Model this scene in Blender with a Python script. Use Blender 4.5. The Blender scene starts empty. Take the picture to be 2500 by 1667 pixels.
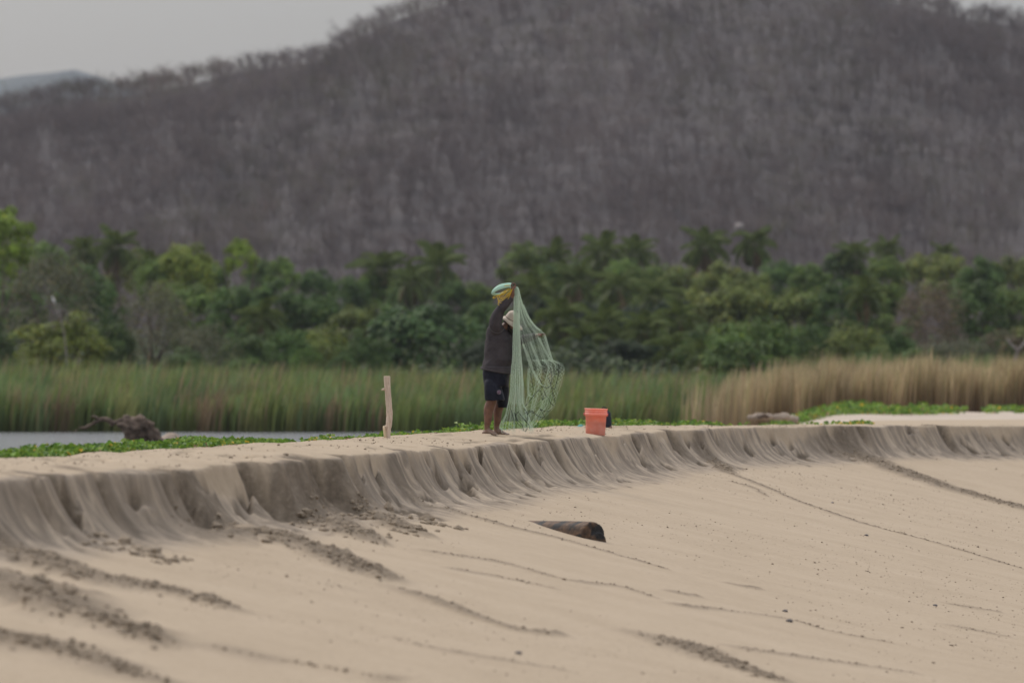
import bpy, bmesh, math, random
import numpy as np
from mathutils import Vector, Matrix, Euler
R = math.radians
rng = np.random.default_rng(7)
random.seed(7)
scene = bpy.context.scene
col = scene.collection

# ---------------------------------------------------------------- camera
CZ = 1.85                      # camera height above the lagoon
F = 200.0 / 36.0 * 2500.0      # focal length in photo pixels
HY = 938.0                     # horizon row in the photo
cam_d = bpy.data.cameras.new('camera')
cam_d.lens = 200.0
cam_d.sensor_width = 36.0
cam_d.shift_y = (HY - 833.5) / 2500.0
cam_d.clip_start = 0.5
cam_d.clip_end = 30000
cam_d.dof.use_dof = True
cam_d.dof.focus_distance = 80.0
cam_d.dof.aperture_fstop = 2.3
cam = bpy.data.objects.new('camera', cam_d)
cam.location = (0, 0, CZ)
cam.rotation_euler = (R(90), 0, 0)
col.objects.link(cam)
scene.camera = cam

# ---------------------------------------------------------------- sky, sun, exposure
SUN_EL, SUN_AZ = R(48), R(-40)     # azimuth measured from +Y towards +X
world = bpy.data.worlds.new('World')
scene.world = world
world.use_nodes = True
nt = world.node_tree
nt.nodes.clear()
wo = nt.nodes.new('ShaderNodeOutputWorld')
sky = nt.nodes.new('ShaderNodeTexSky')
sky.sky_type = 'NISHITA'
sky.sun_disc = False
sky.sun_elevation = SUN_EL
sky.sun_rotation = SUN_AZ
sky.dust_density = 4.0
b1 = nt.nodes.new('ShaderNodeBackground')
b1.inputs[1].default_value = 0.05
nt.links.new(sky.outputs[0], b1.inputs[0])
tc = nt.nodes.new('ShaderNodeTexCoord')
sx = nt.nodes.new('ShaderNodeSeparateXYZ')
nt.links.new(tc.outputs['Generated'], sx.inputs[0])
mp = nt.nodes.new('ShaderNodeMapRange')       # overcast: zenith three times the horizon
mp.inputs[1].default_value = 0.0; mp.inputs[2].default_value = 1.0
mp.inputs[3].default_value = 0.14; mp.inputs[4].default_value = 1.28
nt.links.new(sx.outputs[2], mp.inputs[0])
nz = nt.nodes.new('ShaderNodeTexNoise')       # soft unevenness of the cloud sheet
nz.inputs['Scale'].default_value = 4.0; nz.inputs['Detail'].default_value = 2.0
nt.links.new(tc.outputs['Generated'], nz.inputs['Vector'])
mp2 = nt.nodes.new('ShaderNodeMapRange')
mp2.inputs[1].default_value = 0.3; mp2.inputs[2].default_value = 0.7
mp2.inputs[3].default_value = 0.9; mp2.inputs[4].default_value = 1.1
nt.links.new(nz.outputs[0], mp2.inputs[0])
mu = nt.nodes.new('ShaderNodeMath'); mu.operation = 'MULTIPLY'
nt.links.new(mp.outputs[0], mu.inputs[0]); nt.links.new(mp2.outputs[0], mu.inputs[1])
b2 = nt.nodes.new('ShaderNodeBackground')
b2.inputs[0].default_value = (0.945, 0.96, 1.03, 1)
nt.links.new(mu.outputs[0], b2.inputs[1])
ad = nt.nodes.new('ShaderNodeAddShader')
nt.links.new(b1.outputs[0], ad.inputs[0]); nt.links.new(b2.outputs[0], ad.inputs[1])
nt.links.new(ad.outputs[0], wo.inputs[0])

sun_d = bpy.data.lights.new('sun', 'SUN')
sun_d.energy = 1.4
sun_d.angle = R(20)
sun_d.color = (1.0, 0.95, 0.88)
sun = bpy.data.objects.new('sun', sun_d)
sdir = Vector((math.sin(SUN_AZ) * math.cos(SUN_EL), math.cos(SUN_AZ) * math.cos(SUN_EL), math.sin(SUN_EL)))
sun.rotation_euler = (-sdir).to_track_quat('-Z', 'Y').to_euler()
sun.location = (-20, 60, 40)
col.objects.link(sun)
scene.view_settings.view_transform = 'Standard'
scene.view_settings.look = 'None'
scene.view_settings.exposure = 0.0
scene.view_settings.gamma = 1.0
scene.cycles.use_denoising = True
scene.cycles.max_bounces = 6
scene.cycles.diffuse_bounces = 3
scene.cycles.transparent_max_bounces = 16
scene.cycles.volume_bounces = 0

# ---------------------------------------------------------------- helpers
def P(x, y, d):                # photo pixel + distance -> world point
    return Vector(((x - 1250) / F * d, d, CZ - (y - HY) / F * d))

def hsh(ix, iy, seed):
    h = (ix.astype(np.int64) * 374761393 + iy.astype(np.int64) * 668265263 + seed * 1442695041) & 0x7fffffff
    h = ((h ^ (h >> 13)) * 1274126177) & 0x7fffffff
    h = (h ^ (h >> 16)) & 0xffffff
    return h / float(0xffffff)

def vnoise(x, y, seed=0):
    x = np.asarray(x, float); y = np.asarray(y, float)
    x, y = np.broadcast_arrays(x, y)
    ix = np.floor(x); iy = np.floor(y)
    fx = x - ix; fy = y - iy
    fx = fx * fx * (3 - 2 * fx); fy = fy * fy * (3 - 2 * fy)
    a = hsh(ix, iy, seed); b = hsh(ix + 1, iy, seed)
    c = hsh(ix, iy + 1, seed); d = hsh(ix + 1, iy + 1, seed)
    return (a * (1 - fx) + b * fx) * (1 - fy) + (c * (1 - fx) + d * fx) * fy

def fbm(x, y, seed=0, oct=4):
    s = 0.0; a = 0.5; tot = 0.0
    for k in range(oct):
        s = s + a * vnoise(np.asarray(x) * 2 ** k, np.asarray(y) * 2 ** k, seed + k * 17)
        tot += a; a *= 0.5
    return s / tot

def sstep(a, b, x):
    u = np.clip((np.asarray(x, float) - a) / (b - a), 0, 1)
    return u * u * (3 - 2 * u)

def link(o, parent=None):
    col.objects.link(o)
    if parent is not None:
        o.parent = parent
    return o

def mesh_np(name, verts, faces, mat=None, parent=None, smooth=False, attrs=None, uv=None):
    verts = np.asarray(verts, dtype=np.float32).reshape(-1, 3)
    faces = np.asarray(faces, dtype=np.int32)
    n, k = faces.shape
    me = bpy.data.meshes.new(name)
    me.vertices.add(len(verts)); me.vertices.foreach_set('co', verts.ravel())
    me.loops.add(n * k); me.loops.foreach_set('vertex_index', faces.ravel())
    me.polygons.add(n)
    me.polygons.foreach_set('loop_start', np.arange(0, n * k, k, dtype=np.int32))
    me.polygons.foreach_set('loop_total', np.full(n, k, dtype=np.int32))
    me.polygons.foreach_set('use_smooth', np.full(n, smooth, dtype=bool))
    me.update(calc_edges=True)
    if attrs:
        for an, av in attrs.items():
            av = np.asarray(av, dtype=np.float32)
            if av.ndim == 1:
                at = me.attributes.new(an, 'FLOAT', 'POINT'); at.data.foreach_set('value', av)
            else:
                if av.shape[1] == 3:
                    av = np.hstack([av, np.ones((len(av), 1), np.float32)])
                at = me.attributes.new(an, 'FLOAT_COLOR', 'POINT'); at.data.foreach_set('color', av.ravel())
    if uv is not None:
        uvl = me.uv_layers.new(name='UVMap')
        uvl.data.foreach_set('uv', np.asarray(uv, np.float32)[faces.ravel()].ravel())
    if mat: me.materials.append(mat)
    o = bpy.data.objects.new(name, me)
    return link(o, parent)

def grid_faces(nu, nv):        # nu rows x nv columns
    i = np.arange(nu - 1)[:, None] * nv + np.arange(nv - 1)[None, :]
    return np.stack([i, i + 1, i + nv + 1, i + nv], -1).reshape(-1, 4)

def tag(o, label=None, cat=None, group=None, kind=None):
    if label: o['label'] = label
    if cat: o['category'] = cat
    if group: o['group'] = group
    if kind: o['kind'] = kind
    return o

def empty(name, loc=(0, 0, 0), rz=0.0, sc=1.0):
    o = bpy.data.objects.new(name, None)
    o.empty_display_size = 0.1
    o.location = loc; o.rotation_euler = (0, 0, rz); o.scale = (sc, sc, sc)
    return link(o)

class MB:                      # collects verts/faces (mixed polygons)
    def __init__(s): s.v = []; s.f = []
    def add(s, v, f):
        n = len(s.v); s.v += [tuple(p) for p in v]; s.f += [tuple(i + n for i in q) for q in f]
    def tube(s, pts, rad, n=10, cap=True, up=None, squash=None):
        pts = [Vector(p) for p in pts]
        m = len(pts)
        rad = [rad] * m if not hasattr(rad, '__len__') else list(rad)
        t0 = (pts[1] - pts[0]).normalized()
        ref = Vector(up) if up else (Vector((0, 0, 1)) if abs(t0.z) < 0.9 else Vector((1, 0, 0)))
        x = (ref - t0 * ref.dot(t0)).normalized()
        V = []; Fc = []
        for i in range(m):
            t = (pts[min(i + 1, m - 1)] - pts[max(i - 1, 0)])
            t = t.normalized() if t.length > 1e-9 else t0
            x = (x - t * x.dot(t)).normalized()
            y = t.cross(x)
            r = rad[i]
            rx, ry = (r if hasattr(r, '__len__') else (r, r))
            for k in range(n):
                a = 2 * math.pi * k / n
                V.append(pts[i] + x * (rx * math.cos(a)) + y * (ry * math.sin(a)))
        for i in range(m - 1):
            for k in range(n):
                k2 = (k + 1) % n
                Fc.append((i * n + k, i * n + k2, (i + 1) * n + k2, (i + 1) * n + k))
        if cap:
            Fc.append(tuple(range(n - 1, -1, -1)))
            Fc.append(tuple((m - 1) * n + k for k in range(n)))
        s.add(V, Fc)
    def rings(s, rings, n=24, cap=True):     # rings: (cx,cy,cz,rx,ry,ang)
        V = []; Fc = []
        for (cx, cy, cz, rx, ry, ang) in rings:
            ca, sa = math.cos(ang), math.sin(ang)
            for k in range(n):
                a = 2 * math.pi * k / n
                lx, ly = rx * math.cos(a), ry * math.sin(a)
                V.append((cx + lx * ca - ly * sa, cy + lx * sa + ly * ca, cz))
        m = len(rings)
        for i in range(m - 1):
            for k in range(n):
                k2 = (k + 1) % n
                Fc.append((i * n + k, i * n + k2, (i + 1) * n + k2, (i + 1) * n + k))
        if cap:
            Fc.append(tuple(range(n - 1, -1, -1)))
            Fc.append(tuple((m - 1) * n + k for k in range(n)))
        s.add(V, Fc)
    def ball(s, c, r, rot=None, nu=12, nv=8):
        rx, ry, rz = r if hasattr(r, '__len__') else (r, r, r)
        M = rot.to_matrix() if rot is not None else Matrix.Identity(3)
        V = []; Fc = []
        for i in range(nv + 1):
            ph = math.pi * i / nv
            for k in range(nu):
                a = 2 * math.pi * k / nu
                p = Vector((rx * math.sin(ph) * math.cos(a), ry * math.sin(ph) * math.sin(a), rz * math.cos(ph)))
                V.append(Vector(c) + M @ p)
        for i in range(nv):
            for k in range(nu):
                k2 = (k + 1) % nu
                Fc.append((i * nu + k, (i + 1) * nu + k, (i + 1) * nu + k2, i * nu + k2))
        s.add(V, Fc)
    def build(s, name, mat, parent=None, smooth=True):
        me = bpy.data.meshes.new(name)
        me.from_pydata(s.v, [], s.f)
        if mat: me.materials.append(mat)
        me.polygons.foreach_set('use_smooth', [smooth] * len(me.polygons))
        me.update()
        return link(bpy.data.objects.new(name, me), parent)

def remeshed(mb, name, mat, parent, voxel=0.007, smooth_it=4, fac=0.5, disp=None):
    o = mb.build(name + '_raw', None)
    m = o.modifiers.new('r', 'REMESH'); m.mode = 'VOXEL'; m.voxel_size = voxel
    if smooth_it:
        m2 = o.modifiers.new('s', 'SMOOTH'); m2.iterations = smooth_it; m2.factor = fac
    dg = bpy.context.evaluated_depsgraph_get()
    dg.update()
    me = bpy.data.meshes.new_from_object(o.evaluated_get(dg))
    me.name = name
    old = o.data
    bpy.data.objects.remove(o); bpy.data.meshes.remove(old)
    if disp is not None:
        n = len(me.vertices)
        co = np.empty(n * 3, np.float32); me.vertices.foreach_get('co', co)
        no = np.empty(n * 3, np.float32); me.vertices.foreach_get('normal', no)
        co = co.reshape(-1, 3); no = no.reshape(-1, 3)
        co = co + no * disp(co)[:, None]
        me.vertices.foreach_set('co', co.astype(np.float32).ravel())
    me.materials.clear(); me.materials.append(mat)
    me.polygons.foreach_set('use_smooth', [True] * len(me.polygons))
    me.update()
    return link(bpy.data.objects.new(name, me), parent)

def spline(pts, n):            # Catmull-Rom through pts
    p = np.array([tuple(q) for q in pts], float)
    p = np.vstack([2 * p[0] - p[1], p, 2 * p[-1] - p[-2]])
    out = []
    m = len(p) - 3
    for u in np.linspace(0, m - 1e-6, n):
        i = int(u); t = u - i
        a, b, c, d = p[i:i + 4]
        out.append(0.5 * ((2 * b) + (c - a) * t + (2 * a - 5 * b + 4 * c - d) * t * t + (3 * b - a - 3 * c + d) * t ** 3))
    return np.array(out)

# ---------------------------------------------------------------- materials
def nmat(name):
    m = bpy.data.materials.new(name); m.use_nodes = True
    n = m.node_tree; b = n.nodes['Principled BSDF']
    return m, n, b

def N(n, kind, **kw):
    nd = n.nodes.new(kind)
    for k, v in kw.items():
        if k.startswith('i_'):
            nd.inputs[k[2:]].default_value = v
        else:
            setattr(nd, k, v)
    return nd

def ramp(n, fac, stops):
    r = n.nodes.new('ShaderNodeValToRGB')
    e = r.color_ramp.elements
    while len(e) < len(stops): e.new(0.5)
    for q, (p, c) in zip(e, stops):
        q.position = p; q.color = (*c, 1) if len(c) == 3 else c
    n.links.new(fac, r.inputs[0])
    return r.outputs[0]

def mix(n, fac, a, b, mode='MIX'):
    m = n.nodes.new('ShaderNodeMix'); m.data_type = 'RGBA'; m.blend_type = mode
    for sock, v in ((m.inputs[0], fac), (m.inputs[6], a), (m.inputs[7], b)):
        if isinstance(v, (int, float)): sock.default_value = v
        elif isinstance(v, tuple): sock.default_value = (*v, 1) if len(v) == 3 else v
        else: n.links.new(v, sock)
    return m.outputs[2]

def simple(name, c1, c2=None, scale=8.0, rough=0.8, bump=0.0, stretch=None, spec=0.3):
    m, n, b = nmat(name)
    b.inputs['Roughness'].default_value = rough
    b.inputs['Specular IOR Level'].default_value = spec
    if c2 is None: c2 = tuple(x * 0.75 for x in c1)
    tcn = N(n, 'ShaderNodeTexCoord')
    vec = tcn.outputs['Object']
    if stretch:
        mpn = N(n, 'ShaderNodeMapping'); mpn.inputs['Scale'].default_value = stretch
        n.links.new(vec, mpn.inputs[0]); vec = mpn.outputs[0]
    nn = N(n, 'ShaderNodeTexNoise', i_Scale=scale, i_Detail=5.0, i_Roughness=0.6)
    n.links.new(vec, nn.inputs['Vector'])
    c = ramp(n, nn.outputs[0], [(0.3, c2), (0.7, c1)])
    n.links.new(c, b.inputs['Base Color'])
    if bump:
        bp = N(n, 'ShaderNodeBump', i_Strength=bump, i_Distance=0.02)
        n.links.new(nn.outputs[0], bp.inputs['Height']); n.links.new(bp.outputs[0], b.inputs['Normal'])
    return m

# ================================================================ SAND BEACH
# edge of the scarp: photo pixels with their distance
EPX = [(0, 47.9), (160, 50.2), (393, 52.6), (595, 57.3), (829, 62.9), (1063, 70.2), (1222, 76.1), (1488, 88.9),
       (1754, 103.5), (2020, 112.5), (2500, 122.0)]
ectl = [(-16.5, -14.0), (-12.3, 10.0), (-8.6, 28.0), (-6.2, 38.5)]
ectl += [((x - 1250) / F * d, d) for x, d in EPX]
ectl += [(16.5, 131.0), (25.0, 140.0), (45.0, 155.0), (80.0, 170.0)]
dense = spline(ectl, 6000)
seg = np.hypot(*np.diff(dense, axis=0).T)
S_all = np.concatenate([[0], np.cumsum(seg)])
SL = np.arange(0, S_all[-1], 0.05)
EX = np.interp(SL, S_all, dense[:, 0]); EY = np.interp(SL, S_all, dense[:, 1])
k = np.ones(41) / 41
def smooth1(a):
    p = np.concatenate([np.full(20, a[0]), a, np.full(20, a[-1])]); return np.convolve(p, k, 'valid')
tx = smooth1(np.gradient(EX)); ty = smooth1(np.gradient(EY))
tl = np.hypot(tx, ty); tx /= tl; ty /= tl
NXs, NYs = ty, -tx             # seaward normal

def s_of_px(x):                # arc position of the edge below a photo column
    xs = EX / EY * F + 1250
    ok = EY > 30
    return np.interp(x, xs[ok], SL[ok])

def z_edge(s):
    y = np.interp(s, SL, EY)
    return CZ - np.interp(y, [0, 47, 104, 113, 122, 150], [0.78, 0.80, 0.80, 0.82, 0.885, 0.93])

HOLLOWS = [(40, 75, 0.22), (95, 120, 0.16), (215, 232, 0.12), (388, 428, 0.34), (455, 478, 0.14), (608, 660, 0.32), (700, 735, 0.30), (752, 790, 0.20), (828, 856, 0.34),
           (985, 1000, 0.14), (1100, 1112, 0.10), (1226, 1262, 0.30), (1330, 1350, 0.20), (1560, 1575, 0.14), (1640, 1652, 0.14), (2080, 2100, 0.16), (2290, 2320, 0.2)]
HOL = [(float(s_of_px(a)), float(s_of_px(b)), dp) for a, b, dp in HOLLOWS]

def terrain(s, t, fine=True):
    """height of the beach at arc position s and seaward distance t; also damp / face masks"""
    s = np.asarray(s, float); t = np.asarray(t, float)
    s, t = np.broadcast_arrays(s, t)
    yv = np.interp(s, SL, EY)
    off = 0.35 * (fbm(s * 0.22, 0 * s, 3, 3) - 0.5) + 0.26 * (fbm(s * 1.0, 0 * s, 5, 3) - 0.5)
    damp_shade = np.zeros_like(s)
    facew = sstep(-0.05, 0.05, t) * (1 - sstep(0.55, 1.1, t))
    if fine:
        sh = s + 0.25 * t + 0.08 * np.sin(3 * s)
        fl = 1 - np.abs(2 * vnoise(sh * 2.2, t * 1.1, 11) - 1)
        fl2 = 1 - np.abs(2 * vnoise(sh * 5.0, t * 2.2, 12) - 1)
        off = off + facew * (0.11 * (fl - 0.5) + 0.06 * (fl2 - 0.5) + 0.10 * (fbm(s * 2.6, t * 4.0, 14, 3) - 0.5)) * (0.6 + 0.6 * t) * (1 - 0.32 * sstep(60, 72, yv) - 0.28 * sstep(84, 102, yv)) * (0.25 + 1.6 * sstep(0.3, 0.7, fbm(s * 0.45, t * 0.6, 16, 2)))
        off = off + 0.10 * (fbm(s * 5.5, 0 * s, 6, 3) - 0.5) * (1 - sstep(0.0, 0.5, t))
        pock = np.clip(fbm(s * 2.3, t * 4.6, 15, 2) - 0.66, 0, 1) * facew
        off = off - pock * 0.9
        damp_shade = np.maximum(damp_shade, sstep(0.02, 0.09, pock))  # pocks in the face darkened likewise, their shade put into the colour
    for a, b, dp in HOL:
        m = sstep(a - 0.06, a + 0.05, s) * (1 - sstep(b - 0.06, b + 0.12, s))
        off = off - m * dp * (1 - sstep(0.35, 0.75, t)) * (0.85 + 0.3 * vnoise(s * 4, t * 7, 9))
        damp_shade = np.maximum(damp_shade, m * (1 - sstep(0.05, 0.32, t)) * sstep(-0.45, -0.25, t))  # wet sand exposed in the hollows, with undercut shade put into the colour
    te = t - off * sstep(-1.2, -0.1, t) * (1 - sstep(1.0, 3.0, t))
    H = 0.50 + 0.12 * (fbm(s * 0.15, 0 * s, 21, 2) - 0.5)
    lft = 1 - sstep(56, 78, yv)
    W = 0.85 - 0.32 * lft
    u = np.clip(te / W, 0, 1)
    z = z_edge(s) + 0.06 * (fbm(s * 0.8, 0 * s, 23, 3) - 0.5) * (1 - sstep(0.2, 0.7, te)) * sstep(-0.9, -0.05, te)
    face = H * (1 - (1 - u) ** (4 - 1.2 * lft))
    ts = np.maximum(te, 0)
    slope = 0.215 * np.where(ts < 9, ts, 9 + 6 * (1 - np.exp(-(ts - 9) / 6.0)))
    z = z - face - slope
    land = np.minimum(te, 0)
    rise = 0.08 * (1 - sstep(95, 112, yv))
    z = z + rise * (1 - np.exp(land / 0.5)) - 0.012 * np.exp(land / 0.06) * (te <= 0)
    if fine:
        tops = 1 - sstep(-0.35, -0.02, te)
        rough = fbm(s * 1.1, t * 2.4, 31, 4) - 0.5
        prints = np.clip(vnoise(s * 1.6, t * 4.2, 33) - 0.66, 0, 1) * 0.20 * (fbm(s * 0.3, t * 0.8, 35, 2) > 0.42) * (t > -2.4)
        z = z + tops * (0.08 * rough - 2.4 * prints)
        damp_shade = np.maximum(damp_shade, tops * sstep(0.012, 0.05, prints) * 0.55)  # footprint dips darkened in colour, standing in for their shade
        sl = sstep(0.9, 1.6, te)
        z = z + sl * 0.03 * (fbm(s * 0.25 + 0.1 * t, t * 0.35, 41, 3) - 0.5)
        z = z + sl * 0.012 * (fbm(s * 1.6, t * 0.6, 43, 3) - 0.5)
    # back of the berm falls to the lagoon, except where the sand bar carries on to the right
    xw = np.interp(s, SL, EX) + np.interp(s, SL, NXs) * t
    yw = yv + np.interp(s, SL, NYs) * t
    bar = sstep(0, 6, xw - (1.2 + (yw - 100) * 0.045)) * sstep(92, 108, yw)
    back = 1 - sstep(-7.0, -2.9, t)
    z = z - (1 - bar) * 0.10 * (1 - sstep(-2.75, -1.8, t))
    z = z * (1 - back) + back * ((1 - bar) * (-0.6) + bar * 0.93)
    return z, damp_shade, facew

def st_of(X, Y):
    X = np.atleast_1d(np.asarray(X, float)); Y = np.atleast_1d(np.asarray(Y, float))
    so = np.empty(len(X)); to = np.empty(len(X))
    sub = slice(None, None, 4)
    ex, ey = EX[sub], EY[sub]
    for a in range(0, len(X), 2000):
        d2 = (X[a:a + 2000, None] - ex) ** 2 + (Y[a:a + 2000, None] - ey) ** 2
        j = np.argmin(d2, 1) * 4
        dx = X[a:a + 2000] - EX[j]; dy = Y[a:a + 2000] - EY[j]
        so[a:a + 2000] = SL[j] + dx * tx[j] + dy * ty[j]
        to[a:a + 2000] = dx * NXs[j] + dy * NYs[j]
    return so, to

def xy_of(s, t):
    return np.interp(s, SL, EX) + np.interp(s, SL, NXs) * t, np.interp(s, SL, EY) + np.interp(s, SL, NYs) * t

def zat(X, Y, fine=True):
    s, t = st_of(X, Y)
    return terrain(s, t, fine)[0]

def cast(px, py, d0=30.0, d1=140.0):   # photo pixel -> first hit on the seaward sand
    ds = np.arange(d0, d1, 0.1)
    X = (px - 1250) / F * ds; Z = CZ - (py - HY) / F * ds
    s, t = st_of(X, ds)
    zt = terrain(s, t, False)[0]
    hit = np.nonzero(Z < zt)[0]
    i = hit[0] if len(hit) else len(ds) - 1
    return X[i], ds[i], s[i], t[i]

K = 2500 / 2352.0
TRACKS = [  # (polyline in viewed pixels, half width m, ridge height m, strength)
    ([(1893, 985), (1925, 1012), (1960, 1042), (2050, 1077), (2150, 1112), (2250, 1142), (2352, 1170)], 0.85, 0.06, 1.0),
    ([(1625, 1052), (1655, 1078), (1700, 1097), (1800, 1137), (1880, 1167), (2000, 1207), (2150, 1247), (2352, 1307)], 0.16, 0.03, 0.8),
    ([(1625, 1050), (1650, 1072), (1668, 1084)], 0.45, 0.05, 1.0),
    ([(1690, 1108), (1730, 1120), (1760, 1138)], 0.14, 0.025, 0.7),
    ([(930, 1140), (1060, 1182), (1180, 1214), (1300, 1242), (1420, 1277), (1530, 1309)], 0.16, 0.03, 0.75),
    ([(690, 1115), (760, 1150), (850, 1187), (940, 1222)], 0.62, 0.06, 1.0),
    ([(610, 1130), (690, 1175), (780, 1215), (850, 1245)], 0.70, 0.07, 1.0),
    ([(415, 1150), (520, 1195), (660, 1242), (790, 1292), (850, 1318)], 0.85, 0.07, 1.0),
    ([(10, 1250), (100, 1292), (200, 1327), (330, 1347), (430, 1372), (520, 1397)], 0.55, 0.06, 0.9),
    ([(0, 1335), (80, 1372), (160, 1410), (300, 1450), (345, 1475)], 0.75, 0.08, 1.0),
    ([(345, 1465), (560, 1502), (760, 1537), (900, 1562)], 0.20, 0.03, 0.6),
    ([(0, 1470), (120, 1492), (240, 1532), (340, 1566)], 0.55, 0.06, 0.9),
    ([(905, 1350), (1000, 1380), (1100, 1417), (1190, 1447), (1290, 1457)], 0.22, 0.045, 0.8),
    ([(1000, 1268), (1150, 1292), (1300, 1332), (1420, 1347), (1500, 1372)], 0.18, 0.03, 0.6),
    ([(1050, 1310), (1160, 1328), (1270, 1352)], 0.16, 0.028, 0.6),
    ([(1545, 1475), (1640, 1512), (1790, 1564)], 0.45, 0.04, 0.7),
    ([(1620, 1395), (1810, 1422), (1900, 1447), (2050, 1477)], 0.15, 0.026, 0.55),
    ([(1700, 1490), (1850, 1512), (2100, 1547)], 0.18, 0.028, 0.55),
    ([(920, 1470), (1000, 1492), (1300, 1542)], 0.20, 0.024, 0.45),
    ([(1690, 1345), (1740, 1352)], 0.18, 0.03, 0.7),
    ([(2195, 1390), (2290, 1405)], 0.18, 0.03, 0.6),
    ([(2200, 1440), (2310, 1462)], 0.18, 0.03, 0.6),
    ([(1555, 1362), (1600, 1370)], 0.16, 0.03, 0.7),
    ([(1565, 1392), (1630, 1398)], 0.16, 0.03, 0.7),
    ([(2290, 1022), (2315, 1048)], 0.30, 0.04, 0.9),
    ([(700, 1330), (800, 1352)], 0.25, 0.025, 0.4),
]
TR3 = []
for pl, hw, hh, st in TRACKS:
    q = []
    for (x, y) in pl:
        X, Y, s, t = cast(x * K, y * K)
        q.append((X, Y))
    TR3.append((spline(q, max(12, 8 * len(q))) if len(q) > 2 else np.array(q), hw, hh, st))

def poly_dist(px, py, pl):
    best = np.full(px.shape, 1e9); along = np.zeros(px.shape)
    L = 0.0
    for (a, b) in zip(pl[:-1], pl[1:]):
        dx, dy = b - a; l2 = dx * dx + dy * dy
        u = np.clip(((px - a[0]) * dx + (py - a[1]) * dy) / l2, 0, 1)
        d = np.hypot(px - (a[0] + u * dx), py - (a[1] + u * dy))
        m = d < best
        best = np.where(m, d, best); along = np.where(m, L + u * math.sqrt(l2), along)
        L += math.sqrt(l2)
    return best, along, L

s_lo, s_hi = float(s_of_px(-260)), float(s_of_px(2500)) + 8
s_ax = np.concatenate([np.arange(0, s_lo, 0.5), np.arange(s_lo, s_hi, 0.055), np.arange(s_hi, SL[-1] - 1, 0.8)])
t_ax = np.concatenate([np.linspace(-15, -3.4, 20)[:-1], np.arange(-3.4, -0.4, 0.06), np.arange(-0.4, 0.95, 0.018),
                       np.arange(0.95, 2.4, 0.04), np.arange(2.4, 9, 0.08), np.linspace(9, 30, 60)])
Sg, Tg = np.meshgrid(s_ax, t_ax, indexing='ij')
Zg, Dg, Fg = terrain(Sg, Tg)
Xg, Yg = xy_of(Sg, Tg)
# lumpy ridges of slid sand
def track_add(X, Y, S_, T_):
    dz = np.zeros(X.shape); dd = np.zeros(X.shape)
    for pl, hw, hh, st in TR3:
        x0, y0 = pl.min(0) - 2.5; x1, y1 = pl.max(0) + 2.5
        idx = np.nonzero((X > x0) & (X < x1) & (Y > y0) & (Y < y1) & (T_ > -0.2))
        if len(idx[0]) == 0: continue
        d, al, L = poly_dist(X[idx], Y[idx], pl)
        w = hw * (0.6 + 0.8 * vnoise(al * 1.7, 0 * al, 61)) * (1 - 0.55 * al / L)
        lump = fbm(S_[idx] * 6, T_[idx] * 10, 71, 4)
        core = 1 - sstep(0.35 * w, 1.15 * w, d + 0.5 * w * (fbm(S_[idx] * 2.2, T_[idx] * 3.3, 73, 3) - 0.5))
        thr = sstep(0.25, 0.55, vnoise(al * 1.1 + 3.1, 0 * al + hw * 9, 62) + 0.35 * st)
        up = sstep(0.25, 0.8, T_[idx])
        dz[idx] = np.maximum(dz[idx], core * thr * hh * (0.05 + 1.5 * lump) * st * up)
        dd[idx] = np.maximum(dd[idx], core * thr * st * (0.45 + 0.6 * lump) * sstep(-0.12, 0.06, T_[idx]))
    return dz, dd
dz_, dd_ = track_add(Xg, Yg, Sg, Tg)
Zg = Zg + dz_
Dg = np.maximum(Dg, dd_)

mat_sand, n, b = nmat('sand')
b.inputs['Roughness'].default_value = 0.95
b.inputs['Specular IOR Level'].default_value = 0.15
uvn = N(n, 'ShaderNodeUVMap')
geo = N(n, 'ShaderNodeNewGeometry')
damp_shade = N(n, 'ShaderNodeAttribute', attribute_name='damp_shade')
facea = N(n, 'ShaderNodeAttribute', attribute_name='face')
n1 = N(n, 'ShaderNodeTexNoise', i_Scale=0.9, i_Detail=6.0, i_Roughness=0.6); n.links.new(geo.outputs['Position'], n1.inputs['Vector'])
n2 = N(n, 'ShaderNodeTexNoise', i_Scale=14.0, i_Detail=6.0, i_Roughness=0.7); n.links.new(geo.outputs['Position'], n2.inputs['Vector'])
dry = ramp(n, n1.outputs[0], [(0.25, (0.345, 0.268, 0.180)), (0.5, (0.395, 0.31, 0.213)), (0.75, (0.435, 0.345, 0.243))])
dry = mix(n, 0.35, dry, ramp(n, n2.outputs[0], [(0.3, (0.28, 0.222, 0.155)), (0.7, (0.44, 0.355, 0.258))]))
# small crumbs on the slope
mpn = N(n, 'ShaderNodeMapping'); mpn.inputs['Scale'].default_value = (2.2, 9.0, 1.0)
n.links.new(uvn.outputs[0], mpn.inputs[0])
vo = N(n, 'ShaderNodeTexVoronoi', i_Scale=1.6); n.links.new(mpn.outputs[0], vo.inputs['Vector'])
n3 = N(n, 'ShaderNodeTexNoise', i_Scale=0.5, i_Detail=2.0); n.links.new(geo.outputs['Position'], n3.inputs['Vector'])
sp = ramp(n, vo.outputs['Distance'], [(0.10, (1, 1, 1)), (0.2, (0, 0, 0))])
spm = N(n, 'ShaderNodeMath', operation='MULTIPLY'); n.links.new(sp, spm.inputs[0])
n.links.new(ramp(n, n3.outputs[0], [(0.5, (0, 0, 0)), (0.66, (0.7, 0.7, 0.7))]), spm.inputs[1])
dry = mix(n, spm.outputs[0], dry, (0.24, 0.195, 0.145))
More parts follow.
